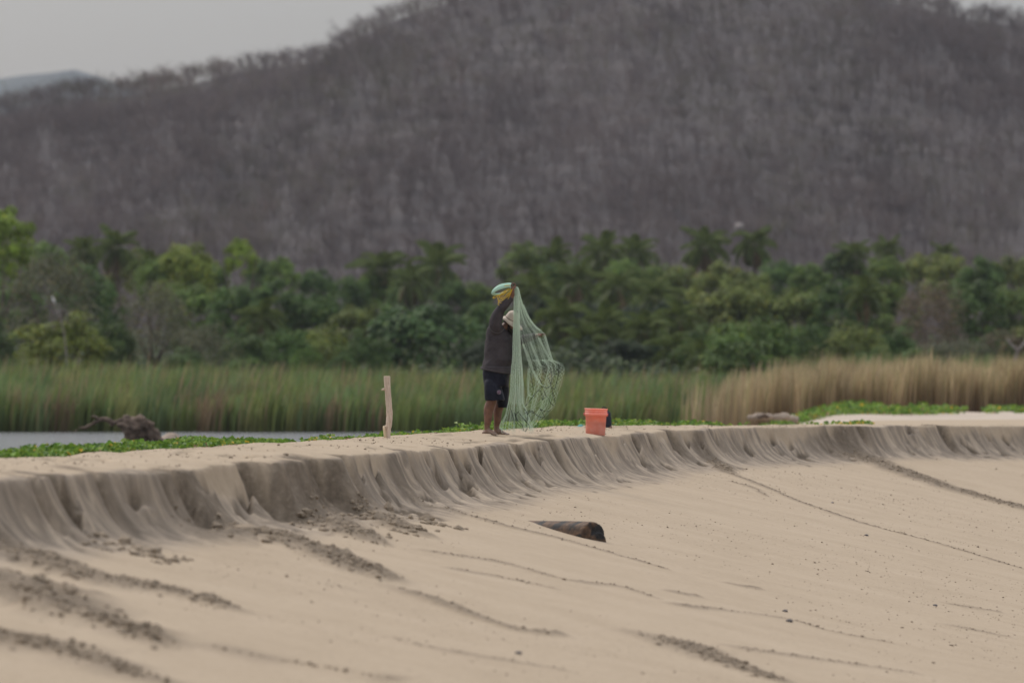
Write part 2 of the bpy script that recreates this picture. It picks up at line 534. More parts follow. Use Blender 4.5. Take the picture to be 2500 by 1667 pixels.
# scarp face: moist dark sand below veils of dry sand that ran down it
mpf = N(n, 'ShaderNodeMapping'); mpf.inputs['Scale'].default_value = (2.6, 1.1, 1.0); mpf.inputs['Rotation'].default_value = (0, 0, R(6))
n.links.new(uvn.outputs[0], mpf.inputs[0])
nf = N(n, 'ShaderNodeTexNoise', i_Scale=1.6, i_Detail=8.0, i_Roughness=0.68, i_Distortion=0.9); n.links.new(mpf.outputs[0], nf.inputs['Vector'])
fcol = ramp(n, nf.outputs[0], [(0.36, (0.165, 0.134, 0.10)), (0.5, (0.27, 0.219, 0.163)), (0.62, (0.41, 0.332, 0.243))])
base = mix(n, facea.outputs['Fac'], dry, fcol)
dcol = ramp(n, n2.outputs[0], [(0.3, (0.085, 0.065, 0.044)), (0.55, (0.15, 0.117, 0.082)), (0.75, (0.26, 0.21, 0.152))])  # tone for wet sand and for the painted shade of hollows and prints
base = mix(n, damp_shade.outputs['Fac'], base, dcol)
n.links.new(base, b.inputs['Base Color'])
bp = N(n, 'ShaderNodeBump', i_Strength=0.5, i_Distance=0.02)
hadd = N(n, 'ShaderNodeMath', operation='ADD'); n.links.new(n2.outputs[0], hadd.inputs[0]); n.links.new(spm.outputs[0], hadd.inputs[1])
n.links.new(hadd.outputs[0], bp.inputs['Height']); n.links.new(bp.outputs[0], b.inputs['Normal'])

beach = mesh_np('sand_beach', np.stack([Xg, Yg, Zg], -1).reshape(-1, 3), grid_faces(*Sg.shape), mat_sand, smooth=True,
                attrs={'damp_shade': np.clip(Dg, 0, 1).ravel(), 'face': Fg.ravel()}, uv=np.stack([Sg.ravel(), Tg.ravel()], -1))
tag(beach, 'pale sand beach with a wave-cut step and rills down its slope', 'beach', kind='structure')

# loose crumbs of moist sand lying in the slides
def lumps(name, centers, radii, mat, squash=0.75, seed=1):
    bm = bmesh.new(); bmesh.ops.create_icosphere(bm, subdivisions=1, radius=1.0)
    bv = np.array([v.co[:] for v in bm.verts]); bf = np.array([[v.index for v in f.verts] for f in bm.faces]); bm.free()
    g = np.random.default_rng(seed)
    n = len(centers); m = len(bv)
    sc = radii[:, None, None] * g.uniform(0.7, 1.25, (n, 1, 3)); sc[:, :, 2] *= squash
    jit = 1 + g.uniform(-0.38, 0.32, (n, m, 1))
    ang = g.uniform(0, 6.28, n); ca, sa = np.cos(ang)[:, None], np.sin(ang)[:, None]
    v = bv[None] * jit * sc
    vx = v[..., 0] * ca - v[..., 1] * sa; vy = v[..., 0] * sa + v[..., 1] * ca
    v = np.stack([vx, vy, v[..., 2]], -1) + centers[:, None, :]
    f = bf[None] + (np.arange(n) * m)[:, None, None]
    return mesh_np(name, v.reshape(-1, 3), f.reshape(-1, 3), mat, smooth=False)

mat_clump = simple('damp_sand', (0.33, 0.262, 0.185), (0.185, 0.145, 0.10), scale=20, rough=0.95, bump=0.4)
cc = []; cr = []
for pl, hw, hh, st in TR3:
    L = np.hypot(*np.diff(pl, axis=0).T).sum()
    big = hw > 0.4
    cnt = int(L * (420 if big else 60))
    i = rng.random(cnt) ** 1.2 * (len(pl) - 1.001)
    a = pl[i.astype(int)]; bb = pl[i.astype(int) + 1]; p = a + (bb - a) * (i % 1)[:, None]
    p = p + rng.normal(0, hw * 0.48, (cnt, 2)) * (1 - 0.5 * i / len(pl))[:, None] * np.array([0.6, 1.0])
    r = rng.gamma(1.15, 0.0075 if big else 0.0035, cnt) + 0.003
    cc.append(np.column_stack([p, np.zeros(cnt)])); cr.append(np.minimum(r, 0.036))
for a_, b_, dp in HOL:
    if dp < 0.15 or b_ > float(s_of_px(870)): continue
    k_ = 34
    sb_ = rng.uniform(a_, b_ + 0.3, k_); tb_ = rng.uniform(0.3, 1.3, k_)
    xb, yb = xy_of(sb_, tb_)
    cc.append(np.column_stack([xb, yb, 0 * xb])); cr.append(rng.gamma(2.0, 0.014, k_) + 0.01)
cc = np.vstack(cc); cr = np.concatenate(cr)
s_, t_ = st_of(cc[:, 0], cc[:, 1])
cc[:, 2] = terrain(s_, t_)[0] + track_add(cc[:, 0], cc[:, 1], s_, t_)[0] + cr * 0.02
okm = t_ > 0.3
tag(lumps('sand_clumps', cc[okm], cr[okm], mat_clump, seed=5), 'crumbly moist sand clods strewn along the slides', 'sand clods', kind='stuff')
# crumbs sprinkled thinly over slope and berm top
cnt = 14000
s_ = rng.uniform(s_lo, s_hi - 4, cnt); t_ = np.where(rng.random(cnt) < 0.72, rng.uniform(0.8, 9, cnt), rng.uniform(-2.2, -0.15, cnt))
keep = fbm(s_ * 0.35, t_ * 0.3, 91, 3) > 0.47
s_, t_ = s_[keep], t_[keep]
x_, y_ = xy_of(s_, t_)
r_ = (rng.gamma(1.6, 0.0022, len(s_)) + 0.002) * np.where(t_ < 0, 1.3, 1.0)
c_ = np.column_stack([x_, y_, terrain(s_, t_)[0] + r_ * 0.3])
tag(lumps('sand_crumbs', c_, r_, mat_clump, seed=6), 'tiny crumbs of sand sprinkled over the beach slope', 'sand crumbs', kind='stuff')

# ---------------------------------------------------------------- low ground behind the beach, lagoon
gx = np.concatenate([np.linspace(-900, -70, 24)[:-1], np.arange(-70, 70, 0.9), np.linspace(70, 900, 24)])
gy = np.concatenate([np.arange(46, 300, 0.9), np.linspace(300, 700, 60), np.linspace(720, 4600, 60)])
GX, GY = np.meshgrid(gx, gy, indexing='ij')
def low_ground(X, Y):
    X = np.asarray(X, float); Y = np.asarray(Y, float)
    bar = sstep(0, 6, X - (1.2 + (Y - 100) * 0.045)) * sstep(92, 108, Y)
    z = -0.7 + bar * (1.58 + 0.10 * (fbm(X * 0.35, Y * 0.12, 51, 3) - 0.5) + 0.16 * (fbm(X * 1.3, Y * 0.35, 53, 3) - 0.5) * sstep(120, 150, Y))
    far = sstep(219, 228, Y)
    z = np.maximum(z, -0.7 + far * 0.85 + 0.4 * sstep(300, 360, Y))
    return z
GZ = low_ground(GX, GY)
# keep this sheet well below the beach strip where the two overlap
si, ti = st_of(GX.ravel(), GY.ravel())
ti = ti.reshape(GX.shape)
GZ = np.where(ti > -12.5, np.minimum(GZ, -0.9) - 1.0 * sstep(-12.5, 0, ti) - 4 * sstep(0, 40, ti), GZ)
mat_ground, n, b = nmat('low_ground')
b.inputs['Roughness'].default_value = 0.95
geo = N(n, 'ShaderNodeNewGeometry')
n1 = N(n, 'ShaderNodeTexNoise', i_Scale=0.6, i_Detail=6.0); n.links.new(geo.outputs['Position'], n1.inputs['Vector'])
sxn = N(n, 'ShaderNodeSeparateXYZ'); n.links.new(geo.outputs['Position'], sxn.inputs[0])
sandc = ramp(n, n1.outputs[0], [(0.3, (0.36, 0.295, 0.225)), (0.7, (0.46, 0.38, 0.295))])
mudc = ramp(n, n1.outputs[0], [(0.3, (0.06, 0.045, 0.03)), (0.7, (0.12, 0.085, 0.055))])
mm = N(n, 'ShaderNodeMapRange'); mm.inputs[1].default_value = 206; mm.inputs[2].default_value = 216
n.links.new(sxn.outputs[1], mm.inputs[0])
n.links.new(mix(n, mm.outputs[0], sandc, mudc), b.inputs['Base Color'])
ground = mesh_np('ground', np.stack([GX, GY, GZ], -1).reshape(-1, 3), grid_faces(*GX.shape), mat_ground, smooth=True)
tag(ground, 'low sandbar and marshy ground behind the beach', 'ground', kind='structure')

mat_water, n, b = nmat('lagoon_water')
b.inputs['Base Color'].default_value = (0.10, 0.10, 0.095, 1)
b.inputs['Roughness'].default_value = 0.12
tcw = N(n, 'ShaderNodeNewGeometry')
nw = N(n, 'ShaderNodeTexNoise', i_Scale=2.2, i_Detail=4.0); n.links.new(tcw.outputs['Position'], nw.inputs['Vector'])
bp = N(n, 'ShaderNodeBump', i_Strength=0.9, i_Distance=0.25); n.links.new(nw.outputs[0], bp.inputs['Height'])
n.links.new(bp.outputs[0], b.inputs['Normal'])
wv = [(-120, 44, 0), (8, 44, 0), (8, 240, 0), (-120, 240, 0)]
wx = np.linspace(-120, 12, 40); wy = np.linspace(50, 236, 60)
WX, WY = np.meshgrid(wx, wy, indexing='ij')
# the sheet ends under the berm and never comes out on the seaward side
s_, t_ = st_of(WX.ravel(), WY.ravel()); t_ = t_.reshape(WX.shape)
WXc = np.where(t_ > -5.0, WX - (t_ + 5.0) * 1.03, WX)
lag = mesh_np('lagoon', np.stack([WXc, WY, 0 * WX], -1).reshape(-1, 3), grid_faces(*WX.shape), mat_water, smooth=True)
tag(lag, 'still grey lagoon water between the beach and the reeds', 'lagoon', kind='structure')

# ================================================================ HILLS
RID = [(-700, 300), (-300, 268), (0, 240), (90, 215), (160, 198), (330, 188), (470, 160), (560, 140), (700, 118), (800, 104), (850, 62),
       (950, 20), (1100, -30), (1300, -80), (1550, -110), (1800, -95), (2050, -60), (2250, -22), (2400, 8), (2500, 18), (2800, 70), (3300, 170)]
YR, YB = 1150.0, 640.0
rx_ = np.array([(x - 1250) / F * YR for x, y in RID]); rz_ = np.array([CZ + (HY - y) / F * YR - 3.2 for x, y in RID])
def hill_z(X, Y):
    zr = np.interp(X, rx_, rz_)
    v = (Y - YB) / (YR - YB)
    up = np.clip(v, 0, 1) ** 1.05
    dn = 1 - 0.55 * sstep(1.0, 1.9, v)
    n_ = (fbm(X * 0.02, Y * 0.005, 101, 3) - 0.5) * 12 * sstep(0.0, 0.35, v) * (1 - sstep(0.8, 1.0, v) * 0.75)
    return np.where(v < 0, -3.0 + 3.0 * v, zr * up * dn + n_ * (v > 0))
hx = np.linspace(-210, 210, 190); hy = np.linspace(600, 1700, 220)
HX, HYg = np.meshgrid(hx, hy, indexing='ij')
mat_hill, n, b = nmat('hill_soil')
b.inputs['Roughness'].default_value = 1.0
geo = N(n, 'ShaderNodeNewGeometry')
n1 = N(n, 'ShaderNodeTexNoise', i_Scale=0.05, i_Detail=8.0, i_Roughness=0.65); n.links.new(geo.outputs['Position'], n1.inputs['Vector'])
n.links.new(ramp(n, n1.outputs[0], [(0.35, (0.045, 0.037, 0.035)), (0.5, (0.055, 0.045, 0.042)), (0.68, (0.066, 0.054, 0.048))]), b.inputs['Base Color'])
hill = mesh_np('hill', np.stack([HX, HYg, hill_z(HX, HYg)], -1).reshape(-1, 3), grid_faces(*HX.shape), mat_hill, smooth=True)
tag(hill, 'long hill rising behind the tree belt', 'hill', kind='structure')

# leafless dry forest on the hill: bare trunks, forked limbs and twigs
def attr_mat(name, attr, rough=0.9, transl=0.0, objcol=False):
    m, n, b = nmat(name)
    b.inputs['Roughness'].default_value = rough
    b.inputs['Specular IOR Level'].default_value = 0.15
    a = N(n, 'ShaderNodeAttribute', attribute_name=attr)
    c = a.outputs['Color']
    if objcol:
        oi = N(n, 'ShaderNodeObjectInfo')
        c = mix(n, 1.0, c, oi.outputs['Color'], 'MULTIPLY')
    n.links.new(c, b.inputs['Base Color'])
    if transl:
        tr = N(n, 'ShaderNodeBsdfTranslucent'); n.links.new(c, tr.inputs[0])
        mx = N(n, 'ShaderNodeMixShader'); mx.inputs[0].default_value = transl
        out = n.nodes['Material Output']
        n.links.new(b.outputs[0], mx.inputs[1]); n.links.new(tr.outputs[0], mx.inputs[2]); n.links.new(mx.outputs[0], out.inputs[0])
    return m

def bare_tree_template(g, h=1.0):
    """returns tris of one leafless tree of unit height made of thin blades"""
    V = []
    def blade(a, b, w0, w1, side):
        a = np.array(a); b = np.array(b); s_ = np.array(side)
        V.append(a - s_ * w0); V.append(a + s_ * w0); V.append(b + s_ * w1)
        V.append(a - s_ * w0); V.append(b + s_ * w1); V.append(b - s_ * w1)
    fork = np.array([g.normal(0, 0.03), g.normal(0, 0.03), g.uniform(0.28, 0.42)])
    for sd in ((1, 0, 0), (0, 1, 0)):
        blade((0, 0, -0.15), fork, 0.016, 0.012, sd)
    for i in range(6):
        a = g.uniform(0, 6.28); sp = g.uniform(0.15, 0.42)
        tip = fork + np.array([math.cos(a) * sp, math.sin(a) * sp, g.uniform(0.25, 0.55)])
        blade(fork, tip, 0.009, 0.005, (math.sin(a), -math.cos(a), 0))
        for j in range(9):
            u = g.uniform(0.25, 1.0)
            st0 = fork + (tip - fork) * u
            a2 = a + g.normal(0, 1.3)
            l = g.uniform(0.10, 0.30)
            en = st0 + np.array([math.cos(a2) * l, math.sin(a2) * l, g.uniform(-0.03, 0.17)])
            s2 = np.array([-math.sin(a2), math.cos(a2), 0.3]); w = g.uniform(0.004, 0.010)
            V.append(st0 - s2 * w * 0.4); V.append(st0 + s2 * w * 0.4); V.append(en + s2 * w); 
            V.append(st0 - s2 * w * 0.4); V.append(en + s2 * w); V.append(en - s2 * w)
    return np.array(V)
g = np.random.default_rng(31)
temps = [bare_tree_template(g) for _ in range(7)]
mat_dry = attr_mat('dry_forest', 'tint', transl=0.5)
pts = []
NT = 27000
Y_ = YB + (YR - YB + 25) * g.random(NT) ** 0.92
Xh = (g.random(NT) - 0.5) * 2 * (Y_ * 0.09 * 1.45 + 10)
keep = g.random(NT) < 0.66
X_, Y_ = Xh[keep], Y_[keep]
Z_ = hill_z(X_, Y_)
hgt = g.uniform(2.8, 5.2, len(X_)) * (0.75 + 0.5 * fbm(X_ * 0.04, Y_ * 0.02, 111, 3))
patch = fbm(X_ * 0.05, Y_ * 0.005, 121, 4)
VV = []; CCl = []
for k_ in range(7):
    sel = np.nonzero(np.arange(len(X_)) % 7 == k_)[0]
    tm = temps[k_]
    a = g.uniform(0, 6.28, len(sel)); ca, sa = np.cos(a)[:, None], np.sin(a)[:, None]
    hh = hgt[sel][:, None]; wd = hh * g.uniform(0.8, 1.25, (len(sel), 1))
    vx = (tm[None, :, 0] * ca - tm[None, :, 1] * sa) * wd + X_[sel][:, None]
    vy = (tm[None, :, 0] * sa + tm[None, :, 1] * ca) * wd + Y_[sel][:, None]
    vz = tm[None, :, 2] * hh + Z_[sel][:, None]
    VV.append(np.stack([vx, vy, vz], -1).reshape(-1, 3))
    pal = np.array([(0.135, 0.109, 0.098), (0.146, 0.119, 0.105), (0.124, 0.104, 0.098), (0.160, 0.134, 0.116), (0.140, 0.126, 0.092), (0.158, 0.118, 0.10)])
    w_ = g.random(len(sel)) * 0.5 + patch[sel] * 1.1 - 0.28
    ci = np.clip((w_ * 6).astype(int), 0, 5)
    c = pal[ci] * np.array([0.80, 0.79, 0.83]) * g.uniform(0.85, 1.12, (len(sel), 1)) * (0.72 + 0.56 * fbm(X_[sel] * 0.07, Y_[sel] * 0.007, 127, 3))[:, None]
    CCl.append(np.repeat(c, tm.shape[0], 0))
VV = np.vstack(VV); CCl = np.vstack(CCl)
dryf = mesh_np('dry_forest', VV, np.arange(len(VV)).reshape(-1, 3), mat_dry, attrs={'tint': CCl})
tag(dryf, 'leafless grey brown forest covering the hill', 'forest', kind='stuff')

# pale boulder on the lower hill
mat_rock = simple('pale_rock', (0.34, 0.30, 0.27), (0.24, 0.21, 0.19), scale=1.5, rough=0.9)
def boulder(name, p, r, label, mat, cat='boulder', group=None, seed=0):
    bm = bmesh.new(); bmesh.ops.create_icosphere(bm, subdivisions=3, radius=1.0)
    for v in bm.verts:
        c = v.co
        f = 0.75 + 0.5 * float(fbm(np.array([c.x * 1.3 + seed + 9]), np.array([c.y * 1.3 + c.z * 1.7 + 9]), 5 + seed, 3)[0])
        v.co = c * f
        v.co.x *= r[0]; v.co.y *= r[1]; v.co.z *= r[2]
    me = bpy.data.meshes.new(name); bm.to_mesh(me); bm.free()
    me.materials.append(mat); me.polygons.foreach_set('use_smooth', [True] * len(me.polygons))
    o = link(bpy.data.objects.new(name, me)); o.location = p
    return tag(o, label, cat, group)
pb = P(1804, 554, 690)
boulder('boulder', (pb.x, 690, pb.z), (0.55, 0.5, 0.5), 'pale boulder showing on the hillside between two palms', mat_rock, seed=2)

# far blue hill
fx = np.linspace(-700, 700, 80); fy = np.linspace(3600, 4500, 30)
FX, FY = np.meshgrid(fx, fy, indexing='ij')
fr = np.interp(FX, [-700, -420, -364, -312, -240, 0, 700], [150, 208, 219, 226, 205, 170, 150]) + 14 * (fbm(FX * 0.02, FY * 0.004, 131, 4) - 0.5)
FZ = fr * np.sin(np.clip((FY - 3600) / 900, 0, 1) * math.pi) ** 0.8
mat_fh = simple('far_forest', (0.10, 0.11, 0.10), (0.07, 0.08, 0.08), scale=0.02, rough=1.0)
fh = mesh_np('far_hill', np.stack([FX, FY, FZ], -1).reshape(-1, 3), grid_faces(*FX.shape), mat_fh, smooth=True)
tag(fh, 'distant bluish hill fading in the haze', 'hill', kind='structure')

# ================================================================ REEDS
def blades(name, X, Y, Z, H, W, lean, base_c, tip_c, mat, g):
    """each reed: a bent two-piece blade, colour from stem to tip"""
    n_ = len(X)
    a = g.uniform(0, 6.28, n_); dx, dy = np.cos(a), np.sin(a)
    la = g.normal(0.0, 1.0, n_) * lean
    lx = la * np.cos(a + 1.2) + lean * 0.8; ly = la * np.sin(a + 1.2)
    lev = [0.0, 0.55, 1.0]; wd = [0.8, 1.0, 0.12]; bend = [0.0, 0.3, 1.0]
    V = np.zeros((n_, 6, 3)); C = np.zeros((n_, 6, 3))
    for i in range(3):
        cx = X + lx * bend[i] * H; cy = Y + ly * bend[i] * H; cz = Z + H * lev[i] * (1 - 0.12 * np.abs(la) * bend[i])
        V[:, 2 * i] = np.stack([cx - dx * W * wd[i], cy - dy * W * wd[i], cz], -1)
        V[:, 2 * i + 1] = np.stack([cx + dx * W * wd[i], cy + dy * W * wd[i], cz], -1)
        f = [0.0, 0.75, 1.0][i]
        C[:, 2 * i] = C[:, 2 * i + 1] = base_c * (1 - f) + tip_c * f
    q = np.array([[0, 1, 3, 2], [2, 3, 5, 4]])
    f = (q[None] + (np.arange(n_) * 6)[:, None, None]).reshape(-1, 4)
    return mesh_np(name, V.reshape(-1, 3), f, mat, attrs={'tint': C.reshape(-1, 3)})

mat_reed = attr_mat('reed_leaf', 'tint', rough=0.7, transl=0.35)
g = np.random.default_rng(77)
nc = 3000; per = 34
cy = 221.5 + 75 * g.random(nc) ** 1.5
cx = (g.random(nc) - 0.5) * 2 * (cy * 0.09 + 14)
cpx = cx / cy * F + 1250
ok = ~((cpx > 1715 + 60 * (vnoise(cy * 0.2, 0 * cy, 5) - 0.5)) & (cy < 240))
cx, cy, cpx = cx[ok], cy[ok], cpx[ok]; nc = len(cx)
pat = fbm(cx * 0.22, cy * 0.07, 201, 3)
front = 1 - sstep(223, 240, cy)
hz = np.interp(cpx, [-100, 300, 700, 950, 1300, 1700, 2600], [1.0, 1.0, 0.95, 0.92, 0.86, 0.86, 0.86])
ch_ = (2.95 - 1.25 * front * (0.35 + 0.6 * pat)) * hz * g.uniform(0.78, 1.08, nc)
gc = np.array([(0.18, 0.24, 0.075), (0.225, 0.275, 0.085), (0.15, 0.225, 0.085), (0.27, 0.285, 0.105), (0.185, 0.26, 0.11)])
cc_ = gc[g.integers(0, 5, nc)] * g.uniform(0.62, 1.25, (nc, 1))
brn = g.random(nc) < 0.03 + 0.35 * sstep(0.60, 0.74, pat)
cc_[brn] = np.array([0.24, 0.175, 0.105]) * g.uniform(0.7, 1.15, (brn.sum(), 1))
ci = np.repeat(np.arange(nc), per); n_ = len(ci)
off_ = g.normal(0, 0.34, (n_, 2))
X_ = cx[ci] + off_[:, 0]; Y_ = np.maximum(cy[ci] + off_[:, 1], 220.5)
H_ = ch_[ci] * g.uniform(0.66, 1.05, n_) * (1 - 0.25 * np.minimum(np.hypot(off_[:, 0], off_[:, 1]) / 0.8, 1))
tipc = cc_[ci] * g.uniform(0.75, 1.25, (n_, 1))
pl_m = g.random(n_) < 0.07
tipc[pl_m] = np.array([0.33, 0.24, 0.145]) * g.uniform(0.8, 1.2, (pl_m.sum(), 1)); H_[pl_m] *= 1.10
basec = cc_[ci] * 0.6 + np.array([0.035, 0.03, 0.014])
zr_ = np.maximum(low_ground(X_, Y_), -0.05)
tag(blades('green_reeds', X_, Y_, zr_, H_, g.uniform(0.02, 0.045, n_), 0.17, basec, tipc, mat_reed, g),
    'dense green reeds along the far bank of the lagoon', 'reeds', kind='stuff')
# dry tan reeds on the right
n_ = 34000
Y_ = 198 + 30 * g.random(n_) ** 1.4
pxs = 1660 + g.random(n_) ** 0.9 * 1480
edge = 199 + 7 * (1 - sstep(1700, 1850, pxs)) + 6 * (fbm(pxs * 0.01, 0 * pxs, 207, 3) - 0.5)
ok = (Y_ > edge) & (g.random(n_) < 0.06 + 0.94 * sstep(1690, 1900, pxs + 70 * (fbm(Y_ * 0.4, 0 * Y_, 213, 2) - 0.5)))
Y_, pxs = Y_[ok], pxs[ok]; n_ = len(Y_)
X_ = (pxs - 1250) / F * Y_
H_ = 1.62 * (0.42 + 1.05 * fbm(X_ * 1.5, Y_ * 0.5, 209, 3)) * g.uniform(0.8, 1.12, n_) * (0.9 + 0.1 * sstep(1680, 1950, pxs))
tipc = np.array([(0.46, 0.36, 0.205), (0.54, 0.43, 0.26), (0.38, 0.285, 0.16), (0.36, 0.32, 0.16)])[g.integers(0, 4, n_)] * g.uniform(0.75, 1.2, (n_, 1))
tipc = tipc * (0.6 + 0.8 * fbm(X_ * 1.2 + 7, Y_ * 0.4, 211, 3))[:, None]
basec = np.array([0.27, 0.185, 0.115]) * g.uniform(0.7, 1.3, (n_, 1))
zb_ = np.maximum(low_ground(X_, Y_), -0.1) - 0.03
H_ = H_ + np.clip(0.9 - zb_, 0, 1.0) * 0.72
tag(blades('dry_reeds', X_, Y_, zb_, H_, g.uniform(0.016, 0.03, n_), 0.085, basec, tipc, mat_reed, g),
    'tan dry reeds standing behind the sandbar', 'reeds', kind='stuff')

# ================================================================ TREES
mat_leaf = attr_mat('tree_leaf', 'tint', rough=0.6, transl=0.3, objcol=True)
mat_bark = simple('bark', (0.16, 0.125, 0.095), (0.075, 0.058, 0.045), scale=3, rough=0.95)
mat_pale_bark = simple('pale_bark', (0.34, 0.30, 0.26), (0.2, 0.17, 0.145), scale=3, rough=0.95)

def crown_mesh(name, seed, clumps=46, per=80, leaf=0.045, flat=0.62, loose=0.0, low=0.0):
    """unit crown (radius 1, base at z=0, top near z=flat*2) of leaf sized faces gathered in clumps"""
    g = np.random.default_rng(seed)
    d = g.normal(0, 1, (clumps, 3)); d /= np.linalg.norm(d, axis=1)[:, None]
    d[:, 2] = np.where(d[:, 2] < -0.5 + low, -d[:, 2], d[:, 2])
    rad = g.uniform(0.50, 0.86, clumps) ** (0.8)
    c = d * rad[:, None]
    c *= 1 + 0.28 * (g.random((clumps, 1)) - 0.5)
    sz = g.uniform(0.17, 0.33, clumps)
    tot = clumps * per
    ci = np.repeat(np.arange(clumps), per)
    e = g.normal(0, 1, (tot, 3)); e /= np.linalg.norm(e, axis=1)[:, None]
    e[:, 2] = np.where(g.random(tot) < 0.6, np.abs(e[:, 2]), e[:, 2])
    pr = g.uniform(0.45, 1.0 + loose, tot) ** 0.6
    p = c[ci] + e * (sz[ci] * pr)[:, None] * np.array([1, 1, 0.8])
    # leaf frame: normal roughly outwards and up
    nrm = e * 0.8 + c[ci] * 0.5 + np.array([0, 0, 0.5]) + g.normal(0, 0.45, (tot, 3))
    nrm /= np.linalg.norm(nrm, axis=1)[:, None]
    r1 = g.normal(0, 1, (tot, 3)); u = np.cross(nrm, r1); u /= np.linalg.norm(u, axis=1)[:, None]
    w = np.cross(nrm, u)
    ls = leaf * g.uniform(0.6, 1.4, tot)[:, None]
    a = p - u * ls; b_ = p + w * ls * 0.55 ; c2 = p + u * ls; d2 = p - w * ls * 0.55
    V = np.stack([a, b_, c2, d2], 1)
    V[..., 2] = V[..., 2] * flat + flat * 0.85
    tint = (0.65 + 0.7 * g.random((clumps, 1)))[ci] * g.uniform(0.75, 1.25, (tot, 1))
    col_ = np.array([1.0, 1.0, 1.0]) * tint
    yel = g.random(tot) < 0.10
    col_[yel] *= np.array([1.5, 1.2, 0.8])
    V = V.reshape(-1, 3)
    me_o = mesh_np(name, V, np.arange(len(V)).reshape(-1, 4), mat_leaf, attrs={'tint': np.repeat(col_, 4, 0)})
    me = me_o.data; bpy.data.objects.remove(me_o)
    return me

def trunk_mesh(name, seed, mat):
    g = random.Random(seed); mb = MB()
    f = Vector((g.uniform(-.06, .06), g.uniform(-.06, .06), 0.42))
    mb.tube([(0, 0, -0.05), f * 0.5 + Vector((g.uniform(-.03, .03), 0, 0)), f], [0.05, 0.038, 0.03], 7)
    for i in range(5):
        a = i * 1.26 + g.uniform(-.3, .3); l = g.uniform(.25, .42)
        e = f + Vector((math.cos(a) * l, math.sin(a) * l, g.uniform(.2, .42)))
        m = (f + e) / 2 + Vector((0, 0, -0.04))
        mb.tube([f - Vector((0, 0, .05)), m, e], [0.022, 0.016, 0.007], 5)
    o = mb.build(name, mat); me = o.data; bpy.data.objects.remove(o)
    return me

CR = {
    'broad': [crown_mesh('crown', 300 + i, 50, 90, 0.05, 0.66) for i in range(4)],
    'bush': [crown_mesh('crown', 320 + i, 60, 90, 0.042, 0.60, low=0.35) for i in range(3)],
    'feather': [crown_mesh('crown', 340 + i, 70, 70, 0.028, 0.62, loose=0.6) for i in range(3)],
}
TRK = [trunk_mesh('trunk', 400 + i, mat_bark) for i in range(4)]
TREE_N = [0]
def tree(name, px, top, wpx, d, kind, colr, label, cat='tree', group=None, base=None, dense=1.0):
    """viewed-pixel column, crown top row and crown width at distance d"""
    x = px * K; yt = top * K
    p = P(x, yt, d)
    zb = 0.35 if base is None else base
    hgt = p.z - zb
    rad = wpx * K / F * d / 2
    o = empty(name, (p.x, d, zb))
    i = TREE_N[0]; TREE_N[0] += 1
    me = CR[kind][i % len(CR[kind])]
    c = bpy.data.objects.new('crown', me); link(c, o)
    flat = 0.66 if kind == 'broad' else 0.61
    ch = min(hgt * (0.98 if kind == 'bush' else 0.85), rad * 2.4 if kind != 'bush' else hgt)
    sz = ch / (flat * 1.85)
    c.scale = (rad, rad, sz)
    c.location = (0, 0, hgt - ch)
    c.rotation_euler = (0, 0, (i * 2.399) % 6.28)
    c.color = (*colr, 1)
    t = bpy.data.objects.new('trunk', TRK[i % 4]); link(t, o)
    t.scale = (max(rad * 1.3, hgt * 0.3), max(rad * 1.3, hgt * 0.3), max(hgt - ch * 0.35, 0.6) / 0.8)
    t.rotation_euler = (0, 0, i * 1.7)
    return tag(o, label, cat, group)

DG = (0.078, 0.132, 0.034); MG = (0.125, 0.19, 0.042); BG = (0.19, 0.27, 0.036); OG = (0.145, 0.180, 0.046)
GG = (0.125, 0.130, 0.075); BR = (0.150, 0.120, 0.080); YG = (0.185, 0.235, 0.042); VD = (0.040, 0.060, 0.026)
# named trees that can be told apart
tree('tall_tree', 5, 478, 175, 395, 'broad', BG, 'tall bright green tree towering at the left end of the belt')
tree('rounded_bush', 145, 722, 250, 338, 'bush', (0.15, 0.185, 0.032), 'rounded bright green bush at the reed edge below the white egret', 'bush')
tree('dark_bush', 262, 728, 140, 346, 'bush', (0.07, 0.11, 0.03), 'dark green bush tucked against the rounded bright bush', 'bush')
tree('feathery_tree', 120, 580, 250, 372, 'feather', GG, 'feathery grey green tree behind the rounded bright bush')
tree('feathery_tree', 355, 652, 200, 352, 'feather', (0.13, 0.135, 0.078), 'pale grey green feathery bush right of the dark bush')
tree('mango_tree', 960, 695, 330, 378, 'broad', (0.066, 0.120, 0.036), 'broad dark green tree just behind the fisherman', base=-1.0)
tree('leaning_bush', 700, 792, 90, 334, 'bush', (0.10, 0.17, 0.04), 'small bright green vine-covered hummock above the reeds', 'bush')
tree('leaning_bush', 785, 798, 90, 336, 'bush', (0.085, 0.145, 0.04), 'small mid green hummock beside the brighter hummock above the reeds', 'bush')
tree('crown_tree', 1200, 557, 130, 500, 'broad', (0.12, 0.17, 0.042), 'bright topped tree rising above the fisherman hand')
tree('green_tree', 1735, 728, 280, 350, 'bush', (0.095, 0.158, 0.036), 'large rich green bush at the start of the tan reeds', 'bush')
tree('brown_tree', 2140, 648, 190, 370, 'feather', BR, 'brownish half bare tree among green crowns above the tan reeds')
tree('brown_tree', 2310, 745, 130, 352, 'feather', (0.145, 0.112, 0.075), 'small brownish tree beside the pale forked trunk')
tree('bright_tree', 553, 548, 90, 470, 'broad', BG, 'slender bright green crown standing above the left belt')
tree('bright_tree', 425, 555, 170, 455, 'broad', YG, 'yellow green spreading crown left of the slender bright crown')
